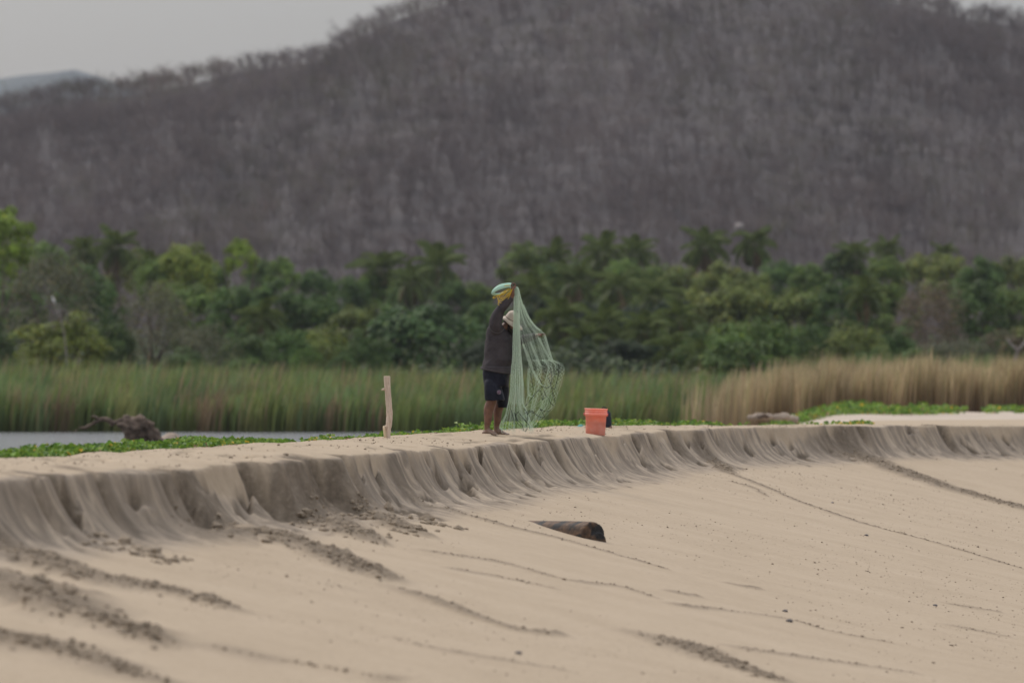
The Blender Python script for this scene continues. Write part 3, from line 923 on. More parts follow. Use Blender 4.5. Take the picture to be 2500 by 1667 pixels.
# the belt: back, middle and front rows
G = 'trees in the belt beyond the reeds'
CO = {'d': DG, 'm': MG, 'o': OG, 'g': GG, 'v': VD}
rows = [
    # back row
    (100, 548, 110, 520, 'm'), (190, 600, 120, 500, 'd'), (300, 572, 120, 540, 'o'), (360, 590, 120, 480, 'm'), (480, 590, 140, 500, 'm'),
    (600, 592, 110, 520, 'd'), (650, 590, 90, 500, 'm'), (720, 615, 120, 520, 'd'), (790, 628, 110, 540, 'd'), (850, 625, 110, 540, 'm'),
    (930, 640, 130, 530, 'd'), (1040, 640, 130, 520, 'd'), (1100, 640, 110, 520, 'm'), (1270, 600, 120, 530, 'd'), (1350, 590, 120, 560, 'd'),
    (1430, 590, 120, 560, 'm'), (1500, 600, 120, 560, 'm'), (1560, 605, 120, 540, 'o'), (1650, 600, 140, 520, 'o'), (1730, 620, 130, 520, 'o'),
    (1800, 588, 120, 560, 'd'), (1860, 600, 120, 520, 'm'), (1940, 572, 110, 560, 'd'), (2030, 585, 130, 500, 'm'), (2110, 572, 130, 540, 'o'),
    (2180, 580, 130, 520, 'o'), (2250, 590, 130, 500, 'd'), (2330, 585, 130, 520, 'o'), (2400, 580, 140, 520, 'm'), (-60, 560, 160, 480, 'm'), (-170, 570, 170, 470, 'd'), (-150, 690, 180, 380, 'm'), (2500, 590, 160, 500, 'd'), (2510, 690, 180, 390, 'o'),
    # middle row
    (40, 640, 140, 420, 'd'), (220, 640, 150, 430, 'd'), (450, 640, 150, 430, 'm'), (540, 650, 150, 430, 'd'), (630, 645, 150, 430, 'd'),
    (720, 670, 150, 430, 'd'), (810, 690, 140, 420, 'o'), (1120, 690, 140, 430, 'd'), (1240, 680, 130, 440, 'v'), (1340, 690, 140, 450, 'v'),
    (1440, 690, 150, 450, 'v'), (1540, 680, 150, 440, 'v'), (1640, 670, 150, 430, 'o'), (1720, 650, 160, 430, 'o'), (1830, 650, 170, 430, 'o'),
    (1930, 640, 160, 430, 'd'), (2030, 650, 160, 430, 'm'), (2240, 640, 170, 430, 'd'), (2340, 650, 160, 430, 'm'), (2420, 690, 160, 420, 'o'),
    # front row
    (-40, 700, 150, 360, 'd'), (470, 745, 170, 350, 'g'), (560, 755, 170, 350, 'd'), (650, 745, 160, 355, 'd'), (750, 745, 150, 355, 'o'), (840, 760, 140, 356, 'd'),
    (1120, 770, 140, 360, 'v'), (1230, 770, 150, 372, 'v'), (1330, 775, 150, 372, 'v'), (1430, 775, 150, 372, 'v'), (1530, 770, 150, 372, 'v'),
    (1610, 750, 150, 362, 'd'), (1870, 735, 170, 360, 'd'), (1960, 740, 180, 356, 'o'), (2050, 755, 170, 352, 'd'), (2200, 770, 180, 350, 'g'),
    (2290, 765, 150, 356, 'd'), (2390, 730, 170, 352, 'o'), (2120, 790, 150, 346, 'd'), (1990, 800, 150, 344, 'd'), (420, 800, 150, 342, 'd'), (560, 815, 140, 340, 'd'),
]
rr = random.Random(5)
def section(px):
    for lim, tx_ in ((200, 'near the tall bright tree'), (430, 'beyond the driftwood root stump'), (640, 'around the slender bright crown'), (880, 'beyond the two small hummocks'),
                     (1130, 'beyond the post and the fisherman'), (1300, 'beyond the hanging net'), (1480, 'beyond the orange bucket'), (1690, 'where green reeds meet tan reeds'),
                     (1860, 'beyond the driftwood log on the sandbar'), (2090, 'beyond the vines under the tan reeds'), (2270, 'around the brownish half bare tree'), (9999, 'by the pale forked trunk')):
        if px < lim: return tx_
CN = {'d': 'dark green', 'm': 'mid green', 'o': 'olive green', 'g': 'grey green', 'v': 'very dark'}
for (px, top, w, d, kd) in rows:
    c = CO[kd]; j = rr.uniform(0.85, 1.15)
    kind = 'feather' if kd == 'g' else ('bush' if d < 365 else 'broad')
    tree('belt_tree', px, top, w * rr.uniform(0.95, 1.2), d * rr.uniform(0.98, 1.02), kind, (c[0] * j, c[1] * rr.uniform(0.95, 1.05) * j, c[2] * j), CN[kd] + (' tree on the skyline ' if d > 470 else (' tree halfway down the belt ' if d > 380 else ' tree at the foot of the belt ')) + section(px), 'tree', G)

# shaded undergrowth that closes the belt near the ground
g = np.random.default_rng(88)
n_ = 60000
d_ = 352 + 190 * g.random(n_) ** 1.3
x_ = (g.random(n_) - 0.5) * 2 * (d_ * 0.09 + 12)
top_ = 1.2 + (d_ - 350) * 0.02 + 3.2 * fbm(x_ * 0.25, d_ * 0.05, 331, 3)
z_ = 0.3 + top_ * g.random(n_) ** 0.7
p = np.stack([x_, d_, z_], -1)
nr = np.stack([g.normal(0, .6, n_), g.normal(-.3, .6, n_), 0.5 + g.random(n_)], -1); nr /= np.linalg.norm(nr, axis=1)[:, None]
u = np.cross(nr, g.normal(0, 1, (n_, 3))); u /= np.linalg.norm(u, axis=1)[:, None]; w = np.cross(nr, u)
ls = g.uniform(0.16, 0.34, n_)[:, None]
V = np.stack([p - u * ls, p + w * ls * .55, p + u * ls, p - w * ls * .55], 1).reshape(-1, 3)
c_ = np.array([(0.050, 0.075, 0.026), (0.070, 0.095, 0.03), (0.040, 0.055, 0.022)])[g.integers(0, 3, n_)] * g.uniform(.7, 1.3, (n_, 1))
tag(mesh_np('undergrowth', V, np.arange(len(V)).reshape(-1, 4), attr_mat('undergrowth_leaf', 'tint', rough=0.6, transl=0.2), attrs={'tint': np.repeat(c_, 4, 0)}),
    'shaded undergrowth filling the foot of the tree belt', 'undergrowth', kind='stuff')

# pale forked trunk at the right end, bare sticks
def stick_tree(name, pts_list, rad, mat, label, cat):
    o = empty(name, pts_list[0][0])
    for j, pts in enumerate(pts_list):
        mb = MB(); b0 = Vector(pts_list[0][0])
        q = spline([Vector(p) - b0 for p in pts], 8)
        mb.tube(q, list(np.linspace(rad[j], rad[j] * 0.45, 8)), 7)
        mb.build('trunk' if j == 0 else 'branch', mat, o)
    return tag(o, label, cat)
D = 336
stick_tree('forked_tree', [[(P(2345, 905, D).x, D, 0.2), P(2345, 870, D), P(2352, 850, D)], [P(2350, 853, D), P(2330, 838, D), P(2318, 820, D)], [P(2351, 851, D), P(2368, 835, D), P(2380, 812, D)]] if False else
           [[Vector((P(2478, 905, D).x, D, 0.2)), P(2478, 888, D), P(2486, 852, D)], [P(2485, 856, D), P(2470, 842, D), P(2458, 826, D)], [P(2486, 855, D), P(2500, 838, D), P(2512, 815, D)]],
           [0.14, 0.10, 0.09], mat_pale_bark, 'pale forked trunk showing against dark shade above the tan reeds', 'tree')
D = 334
perch = stick_tree('bare_stick', [[Vector((P(168, 905, D).x, D, 0.2)), P(160, 840, D), P(146, 775, D), P(131, 738, D)], [P(147, 780, D), P(148, 760, D), P(141, 742, D)]], [0.05, 0.025], mat_pale_bark,
                   'thin bare stick poking above the rounded bright bush', 'dead tree')
# egret on the stick
mat_white = simple('white_feather', (0.8, 0.79, 0.76), (0.72, 0.71, 0.68), scale=6, rough=0.8)
mat_bill = simple('bill', (0.45, 0.30, 0.08), rough=0.5)
mat_dkleg = simple('dark_leg', (0.03, 0.03, 0.03), rough=0.6)
ep = P(131, 739, D)
eg = empty('egret', ep)
mb = MB()
mb.ball((0.0, 0, 0.15), (0.075, 0.07, 0.14), Euler((0, R(-28), 0)), 14, 10)
mb.ball((0.075, 0, 0.03), (0.03, 0.03, 0.09), Euler((0, R(-35), 0)), 10, 8)
mb.tube([(-0.05, 0, 0.23), (-0.085, 0, 0.28), (-0.065, 0, 0.33), (-0.075, 0, 0.375)], [0.045, 0.03, 0.024, 0.022], 10)
mb.ball((-0.085, 0, 0.385), (0.04, 0.028, 0.03), None, 10, 8)
remeshed(mb, 'body', mat_white, eg, voxel=0.01, smooth_it=3)
mb = MB(); mb.tube([(-0.115, 0, 0.385), (-0.19, 0, 0.372)], [0.010, 0.002], 8); mb.build('bill', mat_bill, eg)
for sy in (-0.02, 0.02):
    mb = MB(); mb.tube([(0.01, sy, 0.06), (0.0, sy, 0.0)], 0.006, 6); mb.build('leg', mat_dkleg, eg)
tag(eg, 'white egret perched on a bare stick above the rounded bush', 'bird')

# ---------------------------------------------------------------- palms
def frond_mesh(name, seed, mat, droop=1.0, n=22, c1=(0.075, 0.11, 0.03), c2=(0.165, 0.20, 0.055)):
    g = np.random.default_rng(seed)
    L = 1.0
    us = np.linspace(0, 1, 24)
    ang = 0.15 - droop * 1.35 * us ** 1.3
    dx = np.cos(ang); dz = np.sin(ang)
    X = np.concatenate([[0], np.cumsum(dx[:-1]) / 23]) * L; Zc = np.concatenate([[0], np.cumsum(dz[:-1]) / 23]) * L
    V = []; Fq = []; C = []
    def quad(a, b_, c, d, colr):
        i = len(V); V.extend([a, b_, c, d]); Fq.append((i, i + 1, i + 2, i + 3)); C.extend([colr] * 4)
    for i in range(0, 23, 2):
        j = min(i + 2, 23); w = 0.014 * (1 - us[i]) + 0.004
        quad((X[i], -w, Zc[i]), (X[i], w, Zc[i]), (X[j], w * 0.8, Zc[j]), (X[j], -w * 0.8, Zc[j]), np.array(c2) * 1.2)
    for k_ in range(n):
        u = 0.14 + 0.86 * k_ / (n - 1)
        x0 = np.interp(u, us, X); z0 = np.interp(u, us, Zc); a0 = np.interp(u, us, ang)
        ll = 0.30 * math.sin(math.pi * (0.18 + 0.78 * u)) * g.uniform(0.85, 1.1) + 0.04
        for sd in (-1, 1):
            fwd = 0.55
            ex = x0 + ll * fwd * math.cos(a0); ey = sd * ll * 0.62; ez = z0 + ll * fwd * math.sin(a0) - ll * g.uniform(0.35, 0.75)
            w = 0.027
            mx, my, mz = (x0 + ex) / 2, sd * ll * 0.36, (z0 + ez) / 2 + 0.05 * ll
            cl = np.array(c1) + (np.array(c2) - np.array(c1)) * g.random()
            quad((x0 - w * .6, 0, z0), (x0 + w * .6, 0, z0), (mx + w, my, mz), (mx - w, my, mz), cl)
            quad((mx - w, my, mz), (mx + w, my, mz), (ex + w * .25, ey, ez), (ex - w * .25, ey, ez), cl)
    o = mesh_np(name, np.array(V), np.array(Fq), mat, attrs={'tint': np.array(C)})
    me = o.data; bpy.data.objects.remove(o); return me
mat_frond = attr_mat('palm_leaf', 'tint', rough=0.5, transl=0.25)
FR = [frond_mesh('frond', 500 + i, mat_frond, dr) for i, dr in enumerate((1.0, 1.3, 1.6))]
FRD = [frond_mesh('frond', 510 + i, mat_frond, dr, c1=(0.16, 0.115, 0.06), c2=(0.26, 0.20, 0.10)) for i, dr in enumerate((1.0, 1.25))]
def palm_trunk(seed):
    mb = MB(); pts = []; rad = []
    for i in range(13):
        u = i / 12; pts.append((0.05 * math.sin(u * 2.2 + seed), 0.03 * math.sin(u * 3), u)); rad.append(0.017 - 0.005 * u + (0.006 if i == 0 else 0))
    mb.tube(pts, rad, 8); o = mb.build('trunk', mat_bark); me = o.data; bpy.data.objects.remove(o); return me, pts[-1]
PT = [palm_trunk(s_) for s_ in (0.0, 1.4, 3.0)]
mat_nut = simple('coconut', (0.20, 0.17, 0.05), (0.12, 0.08, 0.03), scale=4)
def palm(px, top, wpx, d, i, label, skirt=4, nf=22, group='palms in the belt beyond the reeds'):
    p = P(px * K, top * K, d)
    fl = wpx * K / F * d / 2 * 1.12
    zb = 0.35
    htr = p.z - zb - fl * 0.62
    me, tp = PT[i % 3]
    o = empty('coconut_palm', (p.x - tp[0] * htr, d, zb))
    t = bpy.data.objects.new('trunk', me); link(t, o); t.scale = (min(htr, 12), min(htr, 12), htr)
    tipv = Vector((tp[0] * min(htr, 12), tp[1] * min(htr, 12), htr))
    r_ = random.Random(600 + i)
    for k_ in range(nf + skirt):
        dead = k_ >= nf
        pit = R(-28 - 25 * r_.random()) if dead else R(84 - 125 * (k_ / nf) ** 0.95 + r_.uniform(-10, 10))
        yaw = k_ * 2.39996 + r_.uniform(-.25, .25)
        f = bpy.data.objects.new('frond', (FRD if dead else FR)[r_.randrange(2 if dead else 3)]); link(f, o)
        s_ = fl * r_.uniform(0.85, 1.15); f.scale = (s_, s_, s_)
        f.location = tipv
        f.rotation_euler = Euler((0, -pit, yaw), 'XYZ')
    for k_ in range(4):
        mb = MB(); a = k_ * 1.6
        if k_ == 0:
            mb.ball((0, 0, 0), (0.12, 0.12, 0.15), None, 8, 6); nut = mb.build('coconut', mat_nut, o); nme = nut.data
        else:
            nut = bpy.data.objects.new('coconut', nme); link(nut, o)
        nut.location = tipv + Vector((math.cos(a) * .22, math.sin(a) * .22, -0.28))
    return tag(o, label, 'palm tree', group)
LP = 'coconut palm among the dense trees beyond the reeds'
palms = [
    (195, 545, 95, 540, 'coconut palm left of the taller palm over the grey green tree', 3), (262, 528, 120, 545, 'taller coconut palm over the feathery grey green tree', 3),
    (345, 580, 110, 500, 'coconut palm half sunk in the yellow green spreading crown', 4),
    (875, 570, 150, 545, 'coconut palm with hanging dead fronds on the fisherman left side', 6), (1002, 566, 150, 545, 'coconut palm with full crown just left of the fisherman', 6),
    (945, 612, 110, 520, 'short coconut palm between two taller palms by the fisherman', 4),
    (1275, 560, 120, 545, LP, 5), (1385, 540, 125, 560, LP, 5), (1458, 548, 110, 565, LP, 4), (1325, 605, 130, 500, LP, 6), (1230, 625, 130, 470, LP, 6),
    (1420, 620, 130, 480, LP, 6), (1505, 640, 130, 470, LP, 6), (1290, 690, 140, 400, LP, 7), (1385, 700, 140, 396, LP, 7), (1480, 715, 140, 392, LP, 7), (1560, 690, 130, 410, LP, 7),
    (1340, 745, 120, 376, LP, 7), (1545, 760, 120, 372, LP, 7), (1610, 780, 110, 366, LP, 6),
    (1617, 526, 125, 560, 'tall coconut palm with a drooping domed crown left of its twin', 6), (1735, 524, 110, 560, 'tall coconut palm with a flat open crown standing clear of the trees', 3),
    (1962, 555, 100, 560, 'dark coconut palm rising from the right part of the belt', 2), (2035, 548, 80, 575, 'small dark coconut palm top beside a larger dark palm', 1), (2170, 560, 70, 575, 'small dark palm tuft on the skyline of the right belt', 1),
    (600, 690, 120, 400, 'low coconut palm in front of the left trees', 5), (1990, 640, 110, 410, 'coconut palm buried among right hand olive trees', 3),
]
for i, (px, top, w, d, lb, sk) in enumerate(palms):
    if lb == LP:
        lb = ('tall coconut palm on the skyline ' if d > 520 else ('coconut palm halfway down the belt ' if d > 420 else 'low dark coconut palm ')) + section(px)
    palm(px, top, w, d, i, lb, skirt=sk)

# ================================================================ BEACH VINES
mat_vine = attr_mat('vine_leaf', 'tint', rough=0.45, transl=0.3)
def vines(name, x, y, z, hgt, g, label, leaf=0.036, yellow=0.03):
    n_ = len(x)
    up = g.random(n_) ** 0.8
    pz = z + up * hgt
    nrm = np.stack([g.normal(0, 0.6, n_), g.normal(-0.25, 0.6, n_), 0.35 + 0.8 * g.random(n_)], -1)
    nrm /= np.linalg.norm(nrm, axis=1)[:, None]
    u = np.cross(nrm, g.normal(0, 1, (n_, 3))); u /= np.linalg.norm(u, axis=1)[:, None]
    w = np.cross(nrm, u)
    ls = (leaf * g.uniform(0.65, 1.35, n_))[:, None]
    p = np.stack([x, y, pz], -1)
    # broad folded leaf: two halves bent along the midrib
    a = p - u * ls; c = p + u * ls
    l1 = p + w * ls * 0.85 + nrm * ls * 0.35; l2 = p - w * ls * 0.85 + nrm * ls * 0.35
    V = np.stack([a, l1, c, l2], 1).reshape(-1, 3)
    i4 = np.arange(n_) * 4
    f = np.concatenate([np.stack([i4, i4 + 2, i4 + 1], -1), np.stack([i4, i4 + 3, i4 + 2], -1)])
    pal = np.array([(0.115, 0.22, 0.028), (0.165, 0.285, 0.035), (0.085, 0.165, 0.03), (0.22, 0.31, 0.05)])
    c_ = pal[g.integers(0, 4, n_)] * g.uniform(0.75, 1.2, (n_, 1))
    yl = g.random(n_) < yellow * (1.6 - up)
    c_[yl] = np.array([(0.62, 0.42, 0.05)]) * g.uniform(0.8, 1.1, (yl.sum(), 1))
    br = g.random(n_) < 0.06 * (1 - up)
    c_[br] = np.array([(0.25, 0.17, 0.09)])
    return tag(mesh_np(name, V, f, mat_vine, attrs={'tint': np.repeat(c_, 4, 0)}), label, 'vines', kind='stuff')

g = np.random.default_rng(41)
def vine_strip(name, x0, x1, tfun, n_, hgt, label, thr=0.0, **kw):
    sa, sb = float(s_of_px(x0)), float(s_of_px(x1))
    s_ = g.uniform(sa, sb, n_)
    ta, tb = tfun
    t_ = g.uniform(ta, tb, n_)
    e = 0.5 * (fbm(s_ * 0.8, 0 * s_, 301, 3) - 0.5)
    m = (t_ + e > ta * 0.97 + tb * 0.03) & (fbm(s_ * 0.55, t_ * 0.8, 303, 3) > thr)
    s_, t_ = s_[m], t_[m]
    xx, yy = xy_of(s_, t_)
    zz = terrain(s_, t_)[0]
    hh = hgt * (0.35 + 1.2 * fbm(s_ * 1.6, t_ * 1.2, 305, 3)) * sstep(tb + 0.05, tb - 0.35, t_) if False else hgt * (0.35 + 1.2 * fbm(s_ * 1.6, t_ * 1.2, 305, 3)) * (0.35 + 0.65 * (1 - sstep(tb - 0.4, tb + 0.05, t_)))
    return vines(name, xx, yy, zz, hh, g, label, **kw)
vine_strip('beach_vines', -600, 1130, (-2.85, -2.15), 16000, 0.125, 'bright green creeping vines with yellow leaves along the berm by the lagoon')
vine_strip('beach_vines', 1130, 1290, (-2.9, -2.35), 800, 0.08, 'thin tail of green creeping vine thinning out toward the upright post', thr=0.52)
vine_strip('beach_vines', 1290, 1520, (-3.0, -2.3), 1500, 0.09, 'green creeping vine on the sand behind the post and the fisherman', thr=0.48)
vine_strip('beach_vines', 1520, 1770, (-3.0, -1.9), 4200, 0.15, 'green creeping vine behind the net and the orange bucket', thr=0.38)
vine_strip('beach_vines', 1770, 2000, (-3.1, -1.7), 3600, 0.13, 'green creeping vine with yellow leaves right of the orange bucket', thr=0.36)
def vine_px(name, boxes, n_, hgt, label, **kw):
    X = []; Y = []
    for (x0, x1, d0, d1, w) in boxes:
        k_ = int(n_ * w)
        d_ = g.uniform(d0, d1, k_); X.append((g.uniform(x0, x1, k_) * K - 1250) / F * d_); Y.append(d_)
    X = np.concatenate(X); Y = np.concatenate(Y)
    m = fbm(X * 0.7, Y * 0.16, 311, 3) > 0.40 + 0.25 * np.concatenate([np.abs(np.linspace(-1, 1, int(n_ * w)))[np.argsort(np.argsort((X / Y)))] ** 5 for (_a, _b, _c, _d, w) in boxes])
    X, Y = X[m], Y[m]
    s_, t_ = st_of(X, Y)
    z_ = np.where(t_ > -13.5, np.maximum(terrain(s_, t_)[0], low_ground(X, Y)), low_ground(X, Y))
    return vines(name, X, Y, z_, hgt * (0.4 + 1.1 * fbm(X * 0.9, Y * 0.4, 313, 3)), g, label, **kw)
vine_px('beach_vines', [(1540, 1740, 118, 185, 1.0)], 7000, 0.2, 'green creeping vines climbing the sandbar toward the driftwood log', leaf=0.05)
vine_px('beach_vines', [(1730, 2230, 178, 201, 1.0)], 9000, 0.28, 'green creeping vines at the foot of the tan reeds', leaf=0.065)
vine_px('beach_vines', [(2250, 2460, 184, 201, 1.0)], 2400, 0.22, 'short green vine patch at the end of the tan reeds', leaf=0.065)
vine_px('beach_vines', [(1660, 2040, 119, 128, 1.0)], 1600, 0.10, 'low sparse vine with yellow leaves just behind the scarp edge', leaf=0.04, yellow=0.25)

# ================================================================ SMALL OBJECTS
mat_drift = simple('driftwood', (0.20, 0.145, 0.105), (0.05, 0.036, 0.027), scale=5, rough=0.95, bump=0.6, stretch=(1, 1, 1))
mat_palelog = simple('pale_log', (0.44, 0.355, 0.275), (0.30, 0.235, 0.18), scale=3, rough=0.95)

def gnarl(amp, sc, seed):
    def f(co):
        return amp * ((fbm(co[:, 0] * sc + co[:, 1] * sc * 0.7 + 50, co[:, 2] * sc + 50, seed, 4) - 0.5) * 2)
    return f
# root stump standing in the lagoon shallows
D = 158.0
def DP(x, y, dy=0.0):
    q = P(x * K, y * K, D); return Vector((q.x, D + dy, q.z))
o0 = Vector((DP(315, 990).x, D, 0.0))
stump = empty('driftwood_stump', o0)
def rel(pts): return [p - o0 for p in pts]
mb = MB()
mb.tube(spline(rel([DP(282, 968), DP(297, 985, -.1), DP(303, 1015), DP(306, 1060)]), 8), list(np.linspace(.17, .28, 8)), 10)
mb.tube(spline(rel([DP(296, 975, .2), DP(318, 985, .1), DP(327, 1010, .1), DP(330, 1060, .1)]), 8), list(np.linspace(.18, .26, 8)), 10)
mb.tube(spline(rel([DP(318, 975, -.2), DP(338, 982), DP(352, 1000, -.1), DP(372, 1030, -.1)]), 8), list(np.linspace(.24, .12, 8)), 10)
mb.tube(spline(rel([DP(344, 985, .2), DP(340, 970, .2), DP(330, 968, .3)]), 6), list(np.linspace(.12, .08, 6)), 8)
mb.ball(rel([DP(312, 985)])[0], (.36, .32, .26), Euler((0, R(25), 0)), 14, 10)
mb.ball(rel([DP(334, 978)])[0], (.22, .25, .17), None, 12, 8)
remeshed(mb, 'root_mass', mat_drift, stump, voxel=0.022, smooth_it=2, disp=gnarl(0.13, 5.5, 401))
mb = MB()
mb.tube(spline(rel([DP(300, 975), DP(280, 968), DP(262, 972)]), 8), list(np.linspace(.13, .05, 8)), 8)
mb.tube(spline(rel([DP(262, 975), DP(250, 966), DP(236, 962), DP(222, 967), DP(210, 975), DP(196, 982), DP(180, 984), DP(168, 994)]), 26), list(np.linspace(.085, .02, 26) * (1 + 0.15 * np.sin(np.arange(26) * 1.7))), 8)
mb.tube(spline(rel([DP(184, 982), DP(181, 974), DP(176, 972)]), 6), list(np.linspace(.03, .012, 6)), 6)
remeshed(mb, 'root_branch', mat_drift, stump, voxel=0.018, smooth_it=2, disp=gnarl(0.03, 5.5, 403))
for q in ([(226, 962), (216, 956), (208, 958)], [(300, 970), (292, 960), (284, 958)], [(346, 982), (358, 1000), (368, 1012)]):
    mb = MB(); mb.tube(spline(rel([DP(*a) for a in q]), 8), list(np.linspace(.05, .015, 8)), 7); mb.build('root_stub', mat_drift, stump)
tag(stump, 'dark gnarled driftwood root stump with one arching root in the lagoon', 'driftwood')
# pale rounded log end beside it
pl_ = empty('pale_log', Vector((DP(388, 1000).x, D + 1, 0.0)))
mb = MB(); mb.tube([(-0.9, 0.5, -0.2), (-0.4, 0.2, 0.02), (0.0, 0.0, 0.22), (0.2, -0.1, 0.3)], [.2, .27, .28, .20], 14)
remeshed(mb, 'log_body', mat_palelog, pl_, voxel=0.025, smooth_it=4, disp=gnarl(0.07, 4.0, 405))
mb = MB(); mb.tube([(-0.5, 0.3, -0.1), (-0.42, -0.05, 0.2), (-0.30, -0.2, 0.3)], [.12, .10, .05], 10)
mb.build('broken_limb', mat_palelog, pl_)
tag(pl_, 'pale rounded log end beside the dark root stump', 'log')

# half buried log on the sandbar
D2 = 168.0
q = P(1775 * K, 948 * K, D2)
bl = empty('driftwood_log', Vector((q.x, D2, 0.86)))
mb = MB(); mb.tube([(-0.75, 0, 0.0), (-0.42, 0, 0.05), (0.0, 0.1, 0.02), (0.4, 0.1, 0.04), (0.75, 0.1, -0.08)], [.06, .12, .10, .13, .08], 14)
remeshed(mb, 'log_body', mat_palelog, bl, voxel=0.025, smooth_it=3, disp=gnarl(0.07, 5.0, 407))
mb = MB(); mb.tube([(-0.15, -0.1, 0.02), (-0.25, -0.2, 0.08), (-0.45, -0.3, 0.0)], [.05, .07, .04], 8)
mb.build('limb', mat_drift, bl)
tag(bl, 'weathered driftwood log half buried in the sandbar among vines', 'log')

# upright post
mat_post, n, b = nmat('bare_wood')
b.inputs['Roughness'].default_value = 0.85
tco = N(n, 'ShaderNodeTexCoord'); mpn = N(n, 'ShaderNodeMapping'); mpn.inputs['Scale'].default_value = (30, 30, 6)
n.links.new(tco.outputs['Object'], mpn.inputs[0])
n1 = N(n, 'ShaderNodeTexNoise', i_Scale=1.2, i_Detail=6.0, i_Roughness=0.7); n.links.new(mpn.outputs[0], n1.inputs['Vector'])
n2 = N(n, 'ShaderNodeTexNoise', i_Scale=4.0, i_Detail=3.0); n.links.new(tco.outputs['Object'], n2.inputs['Vector'])
c = ramp(n, n1.outputs[0], [(0.32, (0.36, 0.26, 0.185)), (0.48, (0.58, 0.455, 0.345)), (0.7, (0.68, 0.56, 0.45))])
c = mix(n, ramp(n, n2.outputs[0], [(0.45, (0, 0, 0)), (0.65, (0.45, 0.45, 0.45))]), c, (0.34, 0.25, 0.19))
n.links.new(c, b.inputs['Base Color'])
mat_cut = simple('fresh_wood', (0.68, 0.53, 0.33), (0.60, 0.47, 0.32), scale=12, rough=0.8, stretch=(6, 6, 1))
DPo = 76.3
pm = DPo / F
px0 = (947 - 1250) * pm
pz0 = float(zat(px0, DPo)[0])
post = empty('wooden_post', (px0, DPo, pz0))
def PZ(zx, zy, y=0.0): return Vector(((zx - 435) / 8.25 * pm, y, (1480 - zy) / 8.25 * pm))
mb = MB()
body = [PZ(446, 1560), PZ(444, 1400), PZ(446, 1300), PZ(456, 1180), PZ(466, 1050), PZ(464, 900), PZ(448, 700), PZ(432, 500), PZ(421, 350), PZ(416, 216)]
mb.tube(spline(body, 30), list(np.interp(np.linspace(0, 9, 30), range(10), [46, 46, 52, 62, 64, 63, 63, 62, 64, 66]) / 8.25 * pm), 16)
mb.tube([PZ(412, 1230), PZ(385, 1235), PZ(365, 1260), PZ(372, 1330)], [30 / 8.25 * pm, 34 / 8.25 * pm, 28 / 8.25 * pm, 10 / 8.25 * pm], 10)
remeshed(mb, 'shaft', mat_post, post, voxel=0.006, smooth_it=3, disp=gnarl(0.003, 30, 411))
mb = MB(); mb.tube([PZ(378, 482), PZ(340, 478, -.01), PZ(308, 492, -.015)], [26 / 8.25 * pm, 24 / 8.25 * pm, 12 / 8.25 * pm], 9); mb.build('branch_stub', mat_post, post)
mb = MB(); mb.tube([PZ(356, 1212, -.03), PZ(362, 1290, -.032), PZ(372, 1380, -.034), PZ(384, 1540, -.034)], [(22 / 8.25 * pm, .012), (26 / 8.25 * pm, .012), (24 / 8.25 * pm, .012), (20 / 8.25 * pm, .012)], 8, up=(1, 0, 0)); mb.build('split_wood', mat_cut, post)
mb = MB(); mb.rings([(PZ(416, 0).x, 0, PZ(0, 214).z - .002, 60 / 8.25 * pm, .028, 0), (PZ(416, 0).x, 0, PZ(0, 209).z, 56 / 8.25 * pm, .026, 0)], 14); mb.build('cut_end', mat_cut, post)
tag(post, 'pale crooked wooden post stuck upright in the sand', 'post')

# orange bucket
mat_pl, n, b = nmat('orange_plastic')
b.inputs['Base Color'].default_value = (0.86, 0.145, 0.075, 1); b.inputs['Roughness'].default_value = 0.38
tr = N(n, 'ShaderNodeBsdfTranslucent'); tr.inputs[0].default_value = (0.96, 0.46, 0.34, 1)
mx = N(n, 'ShaderNodeMixShader'); mx.inputs[0].default_value = 0.4
tco = N(n, 'ShaderNodeTexCoord'); n1 = N(n, 'ShaderNodeTexNoise', i_Scale=9.0, i_Detail=5.0, i_Roughness=0.7); n.links.new(tco.outputs['Object'], n1.inputs['Vector'])
n.links.new(ramp(n, n1.outputs[0], [(0.35, (0.93, 0.31, 0.21)), (0.55, (0.95, 0.40, 0.30)), (0.72, (0.95, 0.52, 0.43))]), b.inputs['Base Color'])
n.links.new(b.outputs[0], mx.inputs[1]); n.links.new(tr.outputs[0], mx.inputs[2]); n.links.new(mx.outputs[0], n.nodes['Material Output'].inputs[0])
DB = 89.6
bm_ = DB / F
bx = (1453.5 - 1250) * bm_
bz = float(zat(bx, DB)[0])
bk = empty('bucket', (bx, DB, bz - 0.012))
bk.rotation_euler = (R(1.0), R(1.5), 0.3)
def lathe(mb, prof, n_=40):
    V = []; Fc = []
    for r_, z_ in prof:
        for k_ in range(n_):
            a = 2 * math.pi * k_ / n_; V.append((r_ * math.cos(a), r_ * math.sin(a), z_))
    for i in range(len(prof) - 1):
        for k_ in range(n_):
            k2 = (k_ + 1) % n_; Fc.append((i * n_ + k_, i * n_ + k2, (i + 1) * n_ + k2, (i + 1) * n_ + k_))
    mb.add(V, Fc)
hB = 65 * bm_; rT = 28.5 * bm_; rB = 23.8 * bm_
mb = MB()
zz = lambda f: f * hB
rr2 = lambda f: rB + (26.0 * bm_ - rB) * f
